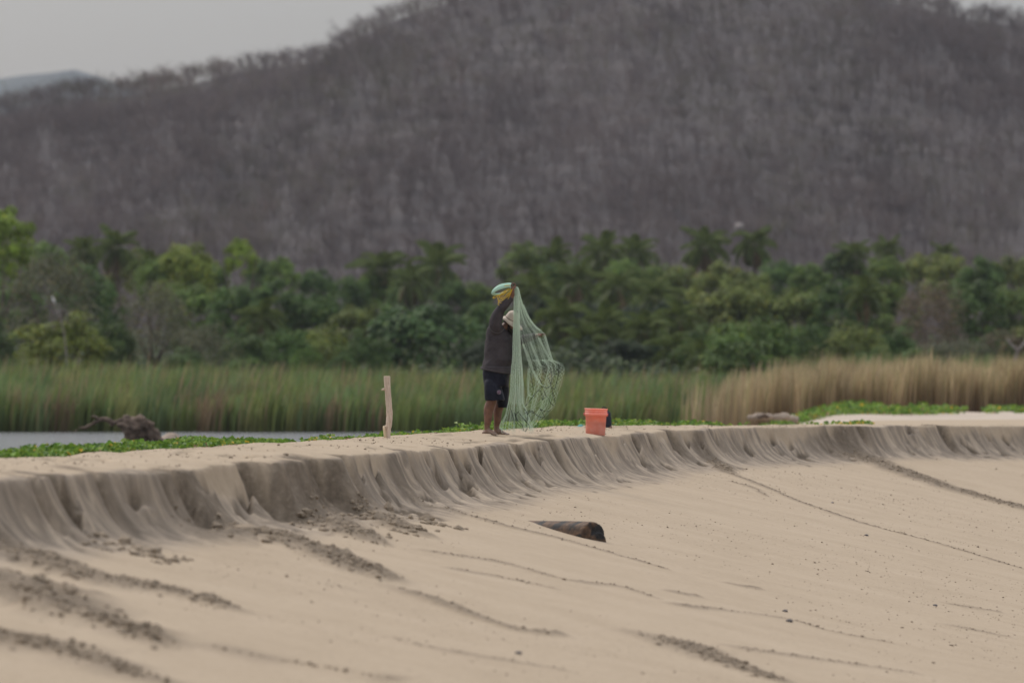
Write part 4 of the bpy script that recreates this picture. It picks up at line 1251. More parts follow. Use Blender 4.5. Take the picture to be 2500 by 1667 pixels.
prof = [(0.0, zz(0)), (rB * .97, zz(0)), (rB, zz(.012)), (rr2(.3), zz(.3)), (rr2(.72), zz(.72)), (rT * .985, zz(.715)), (rT * .985, zz(.84)), (rT * .94, zz(.845)),
        (rT * .94, zz(.87)), (rT * .995, zz(.875)), (rT * .995, zz(.895)), (rT * .95, zz(.9)), (rT * .95, zz(.955)), (rT, zz(.96)), (rT * 1.005, zz(.985)), (rT * .99, zz(1.0)),
        (rT * .95, zz(.995)), (rr2(.95) - .006, zz(.95)), (rr2(.3) - .005, zz(.3)), (rB - .006, zz(.03)), (0.0, zz(.03))]
lathe(mb, prof); shell = mb.build('shell', mat_pl, bk)
mb = MB(); lathe(mb, [(0.0, zz(.032)), (rB - .008, zz(.032)), (rr2(.3) - .008, zz(.3)), (rr2(.52) - .008, zz(.52)), (0.0, zz(.521))]); mb.build('murky_water', simple('murky_water', (0.20, 0.13, 0.09), rough=0.2), bk)
for a in (R(172), R(-8)):
    mb = MB(); ca, sa = math.cos(a), math.sin(a)
    mb.tube([(ca * rT * .93, sa * rT * .93, zz(.78)), (ca * rT * 1.05, sa * rT * 1.05, zz(.78))], [.026, .022], 10); mb.build('handle_ear', simple('red_ear', (0.62, 0.07, 0.06), rough=0.5), bk)
mb = MB(); pts = [(math.cos(a) * rT * 1.04, -abs(math.sin(a)) * rT * 1.04 * 0.98 if False else math.sin(a) * rT * 1.06, zz(.78) - 0.06 * abs(math.sin(a)) * 0) for a in np.linspace(R(172), R(352), 24)]
pts = [(p[0], -p[1], p[2] - .03 * math.sin(math.pi * i / 23)) for i, p in enumerate(pts)]
mb.tube(pts, .0025, 6); mb.build('wire_handle', simple('wire', (0.35, 0.33, 0.31), rough=0.4), bk)
tag(bk, 'orange plastic bucket standing on the sand near the net', 'bucket')
# dark bag and teal cloth lying behind it
DBag = 97.0
q = P(1480, 1050, DBag)
bag = empty('dark_bag', (q.x, DBag, float(zat(q.x, DBag)[0]) - .02))
mat_navy = simple('navy_cloth', (0.018, 0.022, 0.035), (0.010, 0.012, 0.02), scale=10, rough=0.7, bump=0.4)
mb = MB(); mb.rings([(0, 0, 0.0, .09, .10, 0), (0, 0, .06, .115, .12, 0), (-.005, 0, .2, .105, .11, 0), (0.0, 0, .32, .085, .09, 0), (-.02, 0, .38, .05, .06, 0), (-.03, 0, .40, .02, .02, 0)], 16)
remeshed(mb, 'bag_body', mat_navy, bag, voxel=0.012, smooth_it=3, disp=gnarl(0.012, 14, 421))
mb = MB(); mb.tube(spline([(-.05, -.02, .36), (-.08, -.06, .42), (-.02, -.08, .43), (.02, -.03, .37)], 12), .012, 7); mb.build('strap', mat_navy, bag)
mb = MB(); mb.ball((.07, -.05, .03), (.05, .05, .03), None, 10, 6); mb.build('pocket', simple('brown_cloth', (0.25, 0.13, 0.10), rough=0.8), bag)
bag.scale = (.85, .85, .85)
tag(bag, 'small dark navy bag half hidden behind the orange bucket', 'bag')
DC = 97.0
q = P(1418, 1043, DC)
zc = float(zat(q.x, DC)[0])
gx_, gy_ = np.meshgrid(np.linspace(-.13, .13, 16), np.linspace(-.2, .2, 12), indexing='ij')
gz_ = 0.03 + 0.10 * np.exp(-((gx_ / .08) ** 2 + (gy_ / .12) ** 2)) * (0.7 + 0.8 * fbm(gx_ * 18 + 9, gy_ * 12 + 9, 431, 3))
V1 = np.stack([gx_, gy_, gz_], -1).reshape(-1, 3)
cl = mesh_np('teal_cloth', V1, grid_faces(16, 12), simple('teal_cloth', (0.10, 0.30, 0.28), (0.07, 0.22, 0.21), rough=0.85), smooth=True)
sm_ = cl.modifiers.new('thickness', 'SOLIDIFY'); sm_.thickness = 0.006
cl.location = (q.x, DC, zc)
tag(cl, 'crumpled teal cloth lying in the vines beside the bucket', 'cloth')

# dark log end sticking out of the beach slope
mat_log, n, b = nmat('dark_log')
b.inputs['Roughness'].default_value = 0.8
tco = N(n, 'ShaderNodeTexCoord'); mpn = N(n, 'ShaderNodeMapping'); mpn.inputs['Scale'].default_value = (2.5, 9, 9)
n.links.new(tco.outputs['Object'], mpn.inputs[0])
n1 = N(n, 'ShaderNodeTexNoise', i_Scale=1.6, i_Detail=6.0, i_Roughness=0.65); n.links.new(mpn.outputs[0], n1.inputs['Vector'])
n2 = N(n, 'ShaderNodeTexNoise', i_Scale=5.0, i_Detail=2.0); n.links.new(tco.outputs['Object'], n2.inputs['Vector'])
c = ramp(n, n1.outputs[0], [(0.3, (0.02, 0.013, 0.009)), (0.5, (0.075, 0.042, 0.022)), (0.7, (0.17, 0.098, 0.052))])
c = mix(n, ramp(n, n2.outputs[0], [(0.48, (0, 0, 0)), (0.56, (1, 1, 1))]), c, (0.012, 0.011, 0.010))  # near-black blotches scattered by noise over the brown
n.links.new(c, b.inputs['Base Color'])
X1, Y1, s1, t1 = cast(1449, 1318)
X0, Y0, s0, t0_ = cast(1280, 1269)
pm2 = Y1 / F
rl = 34 * pm2
Ztop = CZ - (1273 - HY) * pm2
lg = empty('buried_log', (X1, Y1, float(zat(X1, Y1, False)[0])))
o0 = Vector(lg.location)
mb = MB()
dirv = Vector((X0 - X1, Y0 - Y1, float(zat(X0, Y0, False)[0]) - Ztop - .01)); Ltip = dirv.length; dirv.normalize()
pts = [Vector((X1, Y1 + rl * .8, Ztop - rl)) - dirv * .0 + dirv * u for u in (0.0, .04, .3 * Ltip, .6 * Ltip, Ltip, 1.3 * Ltip)]
radl = [rl * .97, rl, rl * 1.02, rl, rl, rl * .98]
mb.tube([p - o0 for p in pts], radl, 20)
mb.tube([p - o0 + Vector((0.015, 0, -rl * .5)) for p in (pts[0] + Vector((.05, 0, 0)), pts[2])], [rl * .7, rl * .9], 14)
remeshed(mb, 'log_body', mat_log, lg, voxel=0.011, smooth_it=2, disp=gnarl(0.014, 11, 441))
tag(lg, 'dark log end jutting from the sloping sand', 'log')

# grey pebbles on the slope
mat_peb = simple('pebble', (0.16, 0.145, 0.135), (0.09, 0.08, 0.075), scale=25, rough=0.8)
PEB = [(1803, 1404, 7, 'small dark flat pebble just above a slightly larger one on the slope'), (1813, 1427, 9, 'larger dark flat pebble below a smaller one on the slope'),
       (1912, 1155, 4, 'tiny pale pebble on the slope above the long thin rill'), (1990, 1229, 5, 'tiny dark pebble on the slope close below the long thin rill'),
       (2148, 1391, 6, 'dark flat pebble alone on the lower slope'), (1190, 1504, 9, 'dark pebble alone near the foot of the slope')]
for i, (x, y, w, lb) in enumerate(PEB):
    X, Y, s_, t_ = cast(x * K, y * K)
    r_ = w * Y / F
    boulder('pebble', (X, Y, float(zat(X, Y)[0]) + r_ * .25), (r_, r_ * .9, r_ * .55), lb, mat_peb if i != 2 else mat_rock, 'pebble', seed=10 + i)

# ================================================================ FISHERMAN
DM = 82.0
U = DM / F / 3.7333             # metres per pixel of the close study view
mx0 = (1130 + 285 / 3.7333 - 1250) * DM / F
mz0 = float(zat(mx0, DM)[0])
MO = Vector((mx0, DM, mz0 - 0.005))
def Q(zx, zy, y=0.0):
    return Vector(((zx - 285) * U, y, (1490 - zy) * U))
man = empty('person', MO)
tag(man, 'barefoot fisherman in charcoal shirt and navy shorts holding up a cast net', 'person')

mat_skin, n, b = nmat('skin')
b.inputs['Roughness'].default_value = 0.55
tco = N(n, 'ShaderNodeTexCoord'); n1 = N(n, 'ShaderNodeTexNoise', i_Scale=14.0, i_Detail=4.0); n.links.new(tco.outputs['Object'], n1.inputs['Vector'])
c = ramp(n, n1.outputs[0], [(0.35, (0.115, 0.050, 0.028)), (0.65, (0.185, 0.085, 0.048))])
sxn = N(n, 'ShaderNodeSeparateXYZ'); n.links.new(tco.outputs['Object'], sxn.inputs[0])
n2 = N(n, 'ShaderNodeTexNoise', i_Scale=22.0, i_Detail=4.0); n.links.new(tco.outputs['Object'], n2.inputs['Vector'])
ma = N(n, 'ShaderNodeMath', operation='MULTIPLY_ADD'); n.links.new(n2.outputs[0], ma.inputs[0]); ma.inputs[1].default_value = 0.22; n.links.new(sxn.outputs[2], ma.inputs[2])
dust = ramp(n, ma.outputs[0], [(0.13, (0.85, 0.85, 0.85)), (0.26, (0.0, 0.0, 0.0))])      # wet sand stuck to the feet
n.links.new(mix(n, dust, c, (0.24, 0.165, 0.115)), b.inputs['Base Color'])

fac = R(-24)                    # he faces right and a little toward the sea
TORSO = [(930, 305, .185, .165), (860, 303, .200, .178), (803, 325, .208, .188), (712, 330, .200, .185), (620, 330, .185, .180), (560, 320, .160, .172), (512, 308, .118, .15), (482, 312, .075, .10)]
def torso_rings(grow):
    out = []
    for zy, zx, rx, ry in TORSO:
        p = Q(zx, zy); out.append((p.x, 0.0, p.z, rx * U / .001543 + grow, ry + grow, fac))
    return out
RS, RE, RW = Q(300, 492, -.165), Q(338, 350, -.215), Q(446, 224, -.235)
LS, LE, LW = Q(355, 560, .15), Q(500, 625, .14), Q(664, 582, .05)
HC = Q(440, 448)                # head centre
hd = Vector((math.cos(R(-30)) * .86, math.sin(R(-30)) * .86, -0.50)).normalized()   # where the face points: forward and down
hup = (Vector((0, 0, 1)) - hd * hd.z).normalized(); hsd = hup.cross(hd)
def HD(f, s_, u): return HC + hd * f + hsd * s_ + hup * u

def finger(mb, pts, r0=.0105, r1=.008):
    mb.tube(spline(pts, 8), list(np.linspace(r0, r1, 8)), 8); mb.ball(pts[-1], r1, None, 8, 6); mb.ball(pts[0], r0, None, 8, 6)
body = MB()
body.rings(torso_rings(-0.012), 28)
# neck and head
body.tube([Q(345, 530), Q(385, 505), HC - hd * .02 - hup * .05], [.075, .066, .062], 14)
rotm = Matrix((hd, hsd, hup)).transposed().to_euler()
body.ball(HD(0, 0, .02), (.102, .080, .105), rotm, 20, 14)
body.ball(HD(.035, 0, -.055), (.070, .062, .085), rotm, 18, 12)
body.tube([HD(.095, 0, .015), HD(.118, 0, -.02), HD(.100, 0, -.03)], [.010, .017, .012], 8)          # nose
for sd in (-1, 1):
    body.ball(HD(-.005, sd * .083, -.005), (.022, .010, .034), rotm, 10, 8)                           # ears
    body.ball(HD(.088, sd * .034, .028), (.015, .020, .010), rotm, 8, 6)                              # brows
    body.ball(HD(.072, sd * .042, -.018), (.024, .022, .022), rotm, 8, 6)                             # cheeks
# raised right arm
body.tube(spline([Q(318, 545, -.10), RS, RS * .45 + RE * .55 + Vector((-.01, 0, 0)), RE, RE * .5 + RW * .5, RW, Q(452, 200, -.245)], 22), list(np.interp(np.linspace(0, 6, 22), range(7), [.07, .078, .066, .054, .047, .034, .034])), 14)
# right hand: closed round the gathered net head
palmR = Q(452, 152, -.250)
body.tube([Q(452, 205, -.245), Q(455, 175, -.25), palmR + Vector((0, 0, .03))], [(.034, .026), (.044, .026), (.040, .024)], 12, up=(0, 1, 0))
kx = palmR + Vector((0.004, 0, 0.045))
for i, (dy, ln) in enumerate(((-.036, .90), (-.012, 1.0), (.012, .95), (.034, .8))):
    k0 = kx + Vector((0, dy, 0))
    finger(body, [k0 + Vector((-.022, 0, -.01)), k0 + Vector((-.006, 0, .024)), k0 + Vector((.026 * ln, 0, .022)), k0 + Vector((.040 * ln, 0, -.006)), k0 + Vector((.022 * ln, 0, -.022))])
finger(body, [palmR + Vector((.01, -.035, -.02)), palmR + Vector((.03, -.048, .005)), palmR + Vector((.046, -.036, .024))], .012, .009)
# left arm held forward
body.tube(spline([Q(335, 580, .06), LS, LS * .5 + LE * .5, LE, LE * .5 + LW * .5, LW], 20), list(np.interp(np.linspace(0, 5, 20), range(6), [.07, .074, .062, .053, .048, .034])), 14)
pc = Q(690, 572, .03)
body.tube([LW, pc, pc + Vector((.03, -.01, .002))], [(.034, .026), (.042, .022), (.040, .018)], 12, up=(0, 1, 0))
for i, (dy, ln) in enumerate(((.032, .85), (.010, 1.0), (-.012, .97), (-.034, .82))):
    k0 = pc + Vector((.032, dy - .008, .004))
    finger(body, [k0, k0 + Vector((.030 * ln, 0, .007)), k0 + Vector((.058 * ln, -.004, -.002)), k0 + Vector((.066 * ln, -.006, -.020 * ln))], .0105, .008)
finger(body, [pc + Vector((-.002, -.036, -.008)), pc + Vector((.022, -.052, -.016)), pc + Vector((.052, -.046, -.020))], .012, .009)
# legs and bare feet
def leg(hip, knee, ank, rr_, toe_dir):
    mid = hip * .5 + knee * .5; calf = knee * .62 + ank * .38 + Vector((-.018, 0.01, 0))
    body.tube(spline([hip, mid, knee, calf, ank * .85 + knee * .15, ank, ank + Vector((0, 0, -.06))], 24), list(np.interp(np.linspace(0, 6, 24), range(7), rr_)), 16)
    t = Vector(toe_dir).normalized(); sd = Vector((-t.y, t.x, 0))
    heel = Vector((ank.x, ank.y, .035)) - t * .045
    body.ball(heel, (.040, .036, .036), None, 12, 8)
    body.tube([heel + Vector((0, 0, .004)), heel + t * .07 + Vector((0, 0, .026)), heel + t * .14 + Vector((0, 0, .004)), heel + t * .185 + Vector((0, 0, -.010))], [(.036, .034), (.046, .040), (.028, .048), (.018, .050)], 14, up=(0, 0, 1))
    for i_ in range(5):
        o_ = -.038 + i_ * .0185; ln = [.052, .050, .046, .040, .033][i_] if toe_dir[2] > 0 else [.033, .040, .046, .050, .052][i_]
        r_ = [.014, .010, .0095, .009, .009][i_] if toe_dir[2] > 0 else [.009, .009, .0095, .010, .014][i_]
        b0 = heel + t * .18 + sd * o_ + Vector((0, 0, -.018))
        body.tube([b0, b0 + t * ln * .6 + Vector((0, 0, .004)), b0 + t * ln + Vector((0, 0, -.004))], [r_ * 1.1, r_, r_ * .8], 8)
leg(Q(268, 985, -.08), Q(264, 1165, -.105), Q(222, 1395, -.105), [.082, .080, .074, .074, .052, .043, .040], (.80, -.60, .001))
leg(Q(340, 985, .07), Q(345, 1180, .085), Q(309, 1400, .10), [.082, .078, .072, .066, .050, .042, .040], (.86, -.50, -.001))
remeshed(body, 'body', mat_skin, man, voxel=0.0062, smooth_it=2, fac=.45)

mat_shirt, n, b = nmat('charcoal_shirt')
b.inputs['Roughness'].default_value = 0.85; b.inputs['Specular IOR Level'].default_value = 0.2
tco = N(n, 'ShaderNodeTexCoord'); n1 = N(n, 'ShaderNodeTexNoise', i_Scale=6.0, i_Detail=6.0, i_Roughness=0.6); n.links.new(tco.outputs['Object'], n1.inputs['Vector'])
n.links.new(ramp(n, n1.outputs[0], [(0.35, (0.040, 0.034, 0.036)), (0.65, (0.066, 0.057, 0.058))]), b.inputs['Base Color'])
mat_seam = simple('seam_thread', (0.13, 0.12, 0.12), rough=0.9)
shirt = MB()
tr_ = torso_rings(0.008)
tr_[0] = None
shirt.rings([(Q(303, 0).x, 0, Q(0, 880).z, .205, .186, fac)] + tr_[1:], 32)
shirt.tube(spline([Q(318, 548, -.09), RS + Vector((0, 0, -.005)), RS * .45 + RE * .55 + Vector((-.012, 0, 0)), RE, RE * .5 + RW * .5, RW * .93 + RE * .07], 22), list(np.interp(np.linspace(0, 5, 22), range(6), [.095, .100, .086, .066, .058, .046])), 16)
shirt.tube(spline([Q(335, 585, .05), LS, LS * .5 + LE * .5, LE, LE * .5 + LW * .5, LW], 20), list(np.interp(np.linspace(0, 5, 20), range(6), [.09, .092, .08, .070, .060, .045])), 16)
shirt.tube([Q(335, 535), Q(362, 512)], [.080, .070], 16)
def shirt_fold(co):
    x, y, z = co[:, 0], co[:, 1], co[:, 2]
    f = .020 * (fbm((z - x * .9) * 9 + 30, (x + z * .3) * 4 + 30, 501, 3) - .5)
    arm = sstep(1.50, 1.62, z)
    f = f + arm * .012 * (fbm((x * 1.3 - z * .5) * 26 + 30, z * 5 + y * 6 + 30, 503, 3) - .5)
    f = f + .008 * sstep(.20, .0, np.abs(z - 1.06)) * np.sin((z * 34 + x * 14)) * .4
    return f
sh = remeshed(shirt, 'shirt', mat_shirt, man, voxel=0.0075, smooth_it=4, fac=.5, disp=shirt_fold)
# stitched seams: armhole and hem
mb = MB(); sp_ = spline([Q(242, 492, -.225), Q(252, 525, -.240), Q(275, 548, -.245), Q(305, 558, -.240), Q(345, 552, -.226), Q(378, 520, -.20)], 24)
mb.tube(sp_, .0032, 6); mb.build('shoulder_seam', mat_seam, sh)
hp = [(Q(303, 0).x + math.cos(a) * .222, math.sin(a) * .203, Q(0, 872).z - .085 * (.5 + .5 * math.cos(a)) * 1.0) for a in np.linspace(0, 2 * math.pi, 49)]
ca, sa = math.cos(fac), math.sin(fac)
hp = [(Q(303, 0).x + (p[0] - Q(303, 0).x) * ca - p[1] * sa, (p[0] - Q(303, 0).x) * sa + p[1] * ca, p[2]) for p in hp]
band = MB(); band.tube(hp, [(.014, .006)] * 49, 8, cap=False, up=(0, 0, 1)); band.build('hem', mat_shirt, sh)
mb = MB(); mb.tube([(p[0] * 1.03 - .03 * Q(303, 0).x, p[1] * 1.035, p[2] + .006) for p in hp], .003, 6, cap=False); mb.build('hem_seam', mat_seam, sh)
# lower shirt skirt down to the slanting hem
V = []; Fc = []
for i in range(5):
    u = i / 4
    for k_ in range(48):
        p = hp[k_]
        c0 = Q(303, 0).x
        top = Vector((c0 + (p[0] - c0) * .965, p[1] * .965, Q(0, 862).z)); q = top * (1 - u) + Vector(p) * u
        V.append(tuple(q))
for i in range(4):
    for k_ in range(48):
        k2 = (k_ + 1) % 48; Fc.append((i * 48 + k_, i * 48 + k2, (i + 1) * 48 + k2, (i + 1) * 48 + k_))
mb = MB(); mb.add(V, Fc); sk = mb.build('shirt_tail', mat_shirt, sh)
sd_ = sk.modifiers.new('thickness', 'SOLIDIFY'); sd_.thickness = .006

mat_short, n, b = nmat('navy_shorts')
b.inputs['Roughness'].default_value = 0.5; b.inputs['Specular IOR Level'].default_value = 0.22
tco = N(n, 'ShaderNodeTexCoord'); n1 = N(n, 'ShaderNodeTexNoise', i_Scale=9.0, i_Detail=5.0); n.links.new(tco.outputs['Object'], n1.inputs['Vector'])
n.links.new(ramp(n, n1.outputs[0], [(0.35, (0.003, 0.0035, 0.008)), (0.65, (0.007, 0.008, 0.017))]), b.inputs['Base Color'])
shorts = MB()
def RG(zy, xl, xr, yc, ry, ang=fac * .5): 
    a, c_ = Q(xl, zy), Q(xr, zy); return ((a.x + c_.x) / 2, yc, a.z, (c_.x - a.x) / 2, ry, ang)
shorts.rings([RG(868, 182, 424, 0, .182), RG(930, 178, 432, 0, .188), RG(1000, 186, 425, 0, .196), RG(1045, 192, 420, 0, .19)], 30)
shorts.rings([RG(940, 220, 325, -.06, .09), RG(1000, 196, 342, -.078, .112), RG(1035, 192, 352, -.084, .122), RG(1080, 192, 364, -.09, .13), RG(1140, 200, 376, -.10, .132), RG(1172, 205, 380, -.102, .134)], 24)
shorts.rings([RG(940, 300, 400, .06, .09), RG(1000, 282, 421, .077, .11), RG(1080, 290, 424, .085, .11), RG(1170, 305, 420, .09, .108), RG(1238, 318, 414, .092, .105)], 24)
def short_fold(co):
    x, y, z = co[:, 0], co[:, 1], co[:, 2]
    return .016 * (fbm((x * 1.0 + z * .55) * 12 + 30, (z - x) * 6 + y * 5 + 30, 511, 3) - .5) + .006 * (fbm(x * 30 + 30, z * 9 + 30, 513, 2) - .5)
so = remeshed(shorts, 'shorts', mat_short, man, voxel=0.0075, smooth_it=3, disp=short_fold)
mat_crest = simple('crest_print', (0.22, 0.12, 0.16), (0.12, 0.07, 0.12), scale=30, rough=0.6)
mat_crest2 = simple('crest_ring', (0.30, 0.24, 0.27), rough=0.6)
cq = Q(330, 1097); cy_ = -.222
mb = MB(); mb.tube([(cq.x, cy_ - .012, cq.z), (cq.x + .002, cy_ - .016, cq.z)], .024, 20); cr_ = mb.build('crest', mat_crest, so)
mb = MB(); mb.tube([(cq.x + .027 * math.cos(a), cy_ - .014, cq.z + .029 * math.sin(a)) for a in np.linspace(0, 2 * math.pi, 25)], .0035, 6, cap=False); mb.build('crest_ring', mat_crest2, cr_)
mb = MB(); mb.tube([(cq.x, cy_ - .018, cq.z + .014), (cq.x - .002, cy_ - .018, cq.z - .004), (cq.x - .010, cy_ - .018, cq.z - .014)], .003, 6); mb.tube([(cq.x - .002, cy_ - .018, cq.z - .004), (cq.x + .010, cy_ - .018, cq.z - .014)], .003, 6); mb.build('crest_mark', mat_crest2, cr_)

mat_hat = simple('cream_hat', (0.66, 0.57, 0.47), (0.52, 0.44, 0.36), scale=9, rough=0.9, bump=0.3)
mat_hair = simple('dark_hair', (0.018, 0.013, 0.010), (0.010, 0.008, 0.006), scale=30, rough=0.6, bump=0.5)
hat = MB()
V = []; Fc = []
prof = [(0.0, .146), (.035, .144), (.066, .134), (.086, .112), (.096, .075), (.102, .040), (.106, .028), (.128, .008), (.150, -.016)]
nn_ = 36
for (r_, u_) in prof:
    for k_ in range(nn_):
        a = 2 * math.pi * k_ / nn_
        fw = 1.0 + (.42 * max(0, math.cos(a)) if r_ > .11 else 0.0)
        wob = .006 * math.sin(a * 3 + 1) if r_ > .11 else 0.003 * math.sin(5 * a)
        V.append(HD(r_ * 1.04 * math.cos(a) * fw, r_ * .93 * math.sin(a), u_ + wob - (.012 * max(0, math.cos(a)) if r_ > .12 else 0)))
for i in range(len(prof) - 1):
    for k_ in range(nn_):
        k2 = (k_ + 1) % nn_; Fc.append((i * nn_ + k_, (i + 1) * nn_ + k_, (i + 1) * nn_ + k2, i * nn_ + k2))
hat.add(V, Fc); ho = hat.build('hat', mat_hat, man)
sd_ = ho.modifiers.new('thickness', 'SOLIDIFY'); sd_.thickness = .004
mb = MB(); mb.tube([HD(.108 * math.cos(a), .098 * math.sin(a), .032) for a in np.linspace(0, 2 * math.pi, 37)], [(.010, .003)] * 37, 8, cap=False, up=tuple(hup)); mb.build('hat_band', simple('hat_band', (0.36, 0.29, 0.23), rough=.9), ho)
mb = MB(); mb.ball(HD(-.035, 0, -.01), (.085, .084, .075), rotm, 18, 12); mb.ball(HD(-.05, 0, -.06), (.05, .07, .05), rotm, 14, 10)
remeshed(mb, 'hair', mat_hair, man, voxel=.009, smooth_it=1, disp=gnarl(.008, 30, 521))
mb = MB(); mb.ball(HD(.062, 0, -.112), (.050, .056, .050), rotm, 16, 10); mb.tube([HD(.02, -.066, -.05), HD(.055, -.058, -.10), HD(.085, 0, -.13), HD(.055, .058, -.10), HD(.02, .066, -.05)], [.014, .026, .032, .026, .014], 10)
mb.tube([HD(.095, -.035, -.060), HD(.112, 0, -.050), HD(.095, .035, -.060)], [.006, .010, .006], 8)
remeshed(mb, 'beard', mat_hair, man, voxel=.008, smooth_it=1, disp=gnarl(.007, 40, 523))
mat_eye = simple('eye', (0.5, 0.47, 0.43), rough=.3)
for sd in (-1, 1):
    mb = MB(); mb.ball(HD(.088, sd * .034, .008), .011, None, 10, 8); e_ = mb.build('eye', mat_eye, man)
    mb = MB(); mb.ball(HD(.0965, sd * .034, .006), .0045, None, 8, 6); mb.build('pupil', mat_hair, e_)

# ================================================================ CAST NET
mat_net, n, b = nmat('net_thread')
b.inputs['Base Color'].default_value = (0.80, 0.89, 0.76, 1); b.inputs['Roughness'].default_value = 0.5
tr = N(n, 'ShaderNodeBsdfTranslucent'); tr.inputs[0].default_value = (0.74, 0.90, 0.74, 1)
mx = N(n, 'ShaderNodeMixShader'); mx.inputs[0].default_value = 0.35
n.links.new(b.outputs[0], mx.inputs[1]); n.links.new(tr.outputs[0], mx.inputs[2]); n.links.new(mx.outputs[0], n.nodes['Material Output'].inputs[0])
net = empty('cast_net', MO + Vector((Q(470, 0).x, -.15, 0)))
NO = Vector((Q(470, 0).x, -.15, 0))
tag(net, 'pale green cast net hanging in folds from the fisherman hands', 'fishing net')

def net_threads(name, surf, nu, nv, rad):
    """knotted diamond mesh laid over surf(u, v) -> points; every thread a thin three sided strand"""
    u = np.linspace(0, 1, nu); v = np.linspace(0, 1, nv)
    Ug, Vg = np.meshgrid(u, v, indexing='ij')
    Vj = Vg
    Uj = Ug.copy(); Uj[:, 1::2] += 0.5 / (nu - 1)
    Pn = surf(np.clip(Uj, 0, 1), Vj)                     # nu, nv, 3
    i = np.arange(nu)[:, None]; j = np.arange(nv - 1)[None, :]
    odd = (j % 2)
    a = (i * nv + j) + 0 * j
    b1_ = np.clip(i + odd, 0, nu - 1) * nv + j + 1
    b0_ = np.clip(i + odd - 1, 0, nu - 1) * nv + j + 1
    E = np.concatenate([np.stack([a.ravel(), b1_.ravel()], -1), np.stack([a.ravel(), b0_.ravel()], -1)])
    Pf = Pn.reshape(-1, 3)
    A, B = Pf[E[:, 0]], Pf[E[:, 1]]
    L = np.linalg.norm(B - A, axis=1)
    ok = (L > 1e-4) & (L < 0.16)
    A, B = A[ok], B[ok]
    t = (B - A) / np.linalg.norm(B - A, axis=1)[:, None]
    x = np.cross(t, np.array([0.13, 0.97, 0.21])); x /= np.linalg.norm(x, axis=1)[:, None]
    y = np.cross(t, x)
    m = len(A)
    V = np.zeros((m, 6, 3))
    for k_ in range(3):
        an = 2 * math.pi * k_ / 3
        o_ = (x * math.cos(an) + y * math.sin(an)) * rad
        V[:, k_] = A + o_; V[:, 3 + k_] = B + o_
    q = np.array([[0, 1, 4, 3], [1, 2, 5, 4], [2, 0, 3, 5]])
    f = (q[None] + (np.arange(m) * 6)[:, None, None]).reshape(-1, 4)
    o = mesh_np(name, V.reshape(-1, 3), f, mat_net, net)
    return o

def rows_surf(rows, yfun, clump, seed, wav=0.0):
    r = np.array(rows, float)                            # zy, left, right
    cum = np.concatenate([[0], np.cumsum(np.abs(np.diff(r[:, 0])))]); cum /= cum[-1]
    def f(u, v):
        zy = np.interp(v, cum, r[:, 0]); l = np.interp(v, cum, r[:, 1]); rt = np.interp(v, cum, r[:, 2])
        uu = u + clump * np.sin(2 * math.pi * (u * 7 + 0.4 * v + .2 * np.sin(5 * v))) / 14 + clump * np.sin(2 * math.pi * (u * 3 + seed)) / 9 * (1 - u) * u * 4
        uu = np.clip(uu, 0, 1)
        zx = l + (rt - l) * uu
        zyj = zy + wav * (0.25 + 2.4 * v ** 4) * (fbm(u * 9 + seed, v * 5 + 3, int(seed * 7) + 5, 3) - .5)
        zxj = zx + wav * .5 * (fbm(u * 7 + 5, v * 9 + seed, int(seed * 5) + 9, 3) - .5)
        y = yfun(u, v, (rt - l) * U)
        return np.stack([(zxj - 285) * U - NO.x, y - NO.y, (1490 - zyj) * U], -1)
    return f
COL = [(138, 468, 488), (160, 467, 506), (220, 466, 512), (300, 467, 516), (450, 462, 519), (600, 457, 522), (750, 452, 530), (900, 440, 546), (1050, 430, 553), (1200, 412, 558), (1290, 388, 590), (1370, 358, 630), (1425, 343, 645), (1448, 352, 640)]
def pleat(k_, amp, y0, ph):
    return lambda u, v, w: y0 + (amp * np.minimum(w, .25)) * np.sin(2 * math.pi * (k_ * u + ph)) + .02 * (vnoise(u * 6 + ph * 9, v * 4 + 2, 7) - .5)
for i_, (y0, ph) in enumerate(((-.235, 0.0), (-.195, .4))):
    net_threads('net_panel', rows_surf(COL, pleat(6, .16, y0, ph), .75, .3 + i_ * .37, 30), 36, 90, .0007)
net_threads('net_panel', rows_surf(COL[:10], pleat(5, .14, -.215, .7), .75, .9, 14), 40, 84, .0007)
SAIL = [(140, 478, 500), (160, 488, 512), (200, 494, 521), (300, 503, 548), (400, 508, 594), (480, 512, 654), (530, 517, 706), (562, 521, 748), (650, 536, 772), (750, 566, 800), (815, 585, 826)]
def sail_y(u, v, w): return -.205 + .24 * u * sstep(0.05, .55, v) + .25 * np.minimum(w, .2) * np.sin(2 * math.pi * (5 * u + .3)) * .6
net_threads('net_panel', rows_surf(SAIL, sail_y, .8, .55, 6), 22, 56, .00062)
net_threads('net_panel', rows_surf(SAIL, lambda u, v, w: sail_y(u, v, w) + .035, .6, .15, 6), 14, 44, .00062)
TAIL = [(800, 580, 824), (812, 584, 850), (830, 590, 905), (870, 598, 930), (920, 602, 925), (1000, 600, 902), (1100, 592, 868), (1180, 575, 852), (1225, 564, 838), (1262, 560, 800), (1300, 558, 758), (1350, 556, 716), (1400, 554, 672), (1440, 552, 628)]
def tail_y(u, v, w): return .02 - .16 * v + .30 * np.minimum(w, .3) * np.sin(2 * math.pi * (4 * u + .8 * v)) * .5 + .03 * (vnoise(u * 5, v * 6, 17) - .5)
net_threads('net_panel', rows_surf(TAIL, tail_y, .85, .7, 40), 26, 36, .00065)
net_threads('net_panel', rows_surf([(z, l, l + (r_ - l) * .82) for z, l, r_ in TAIL], lambda u, v, w: tail_y(u, v, w) + .06, .85, .25, 60), 20, 30, .00065)
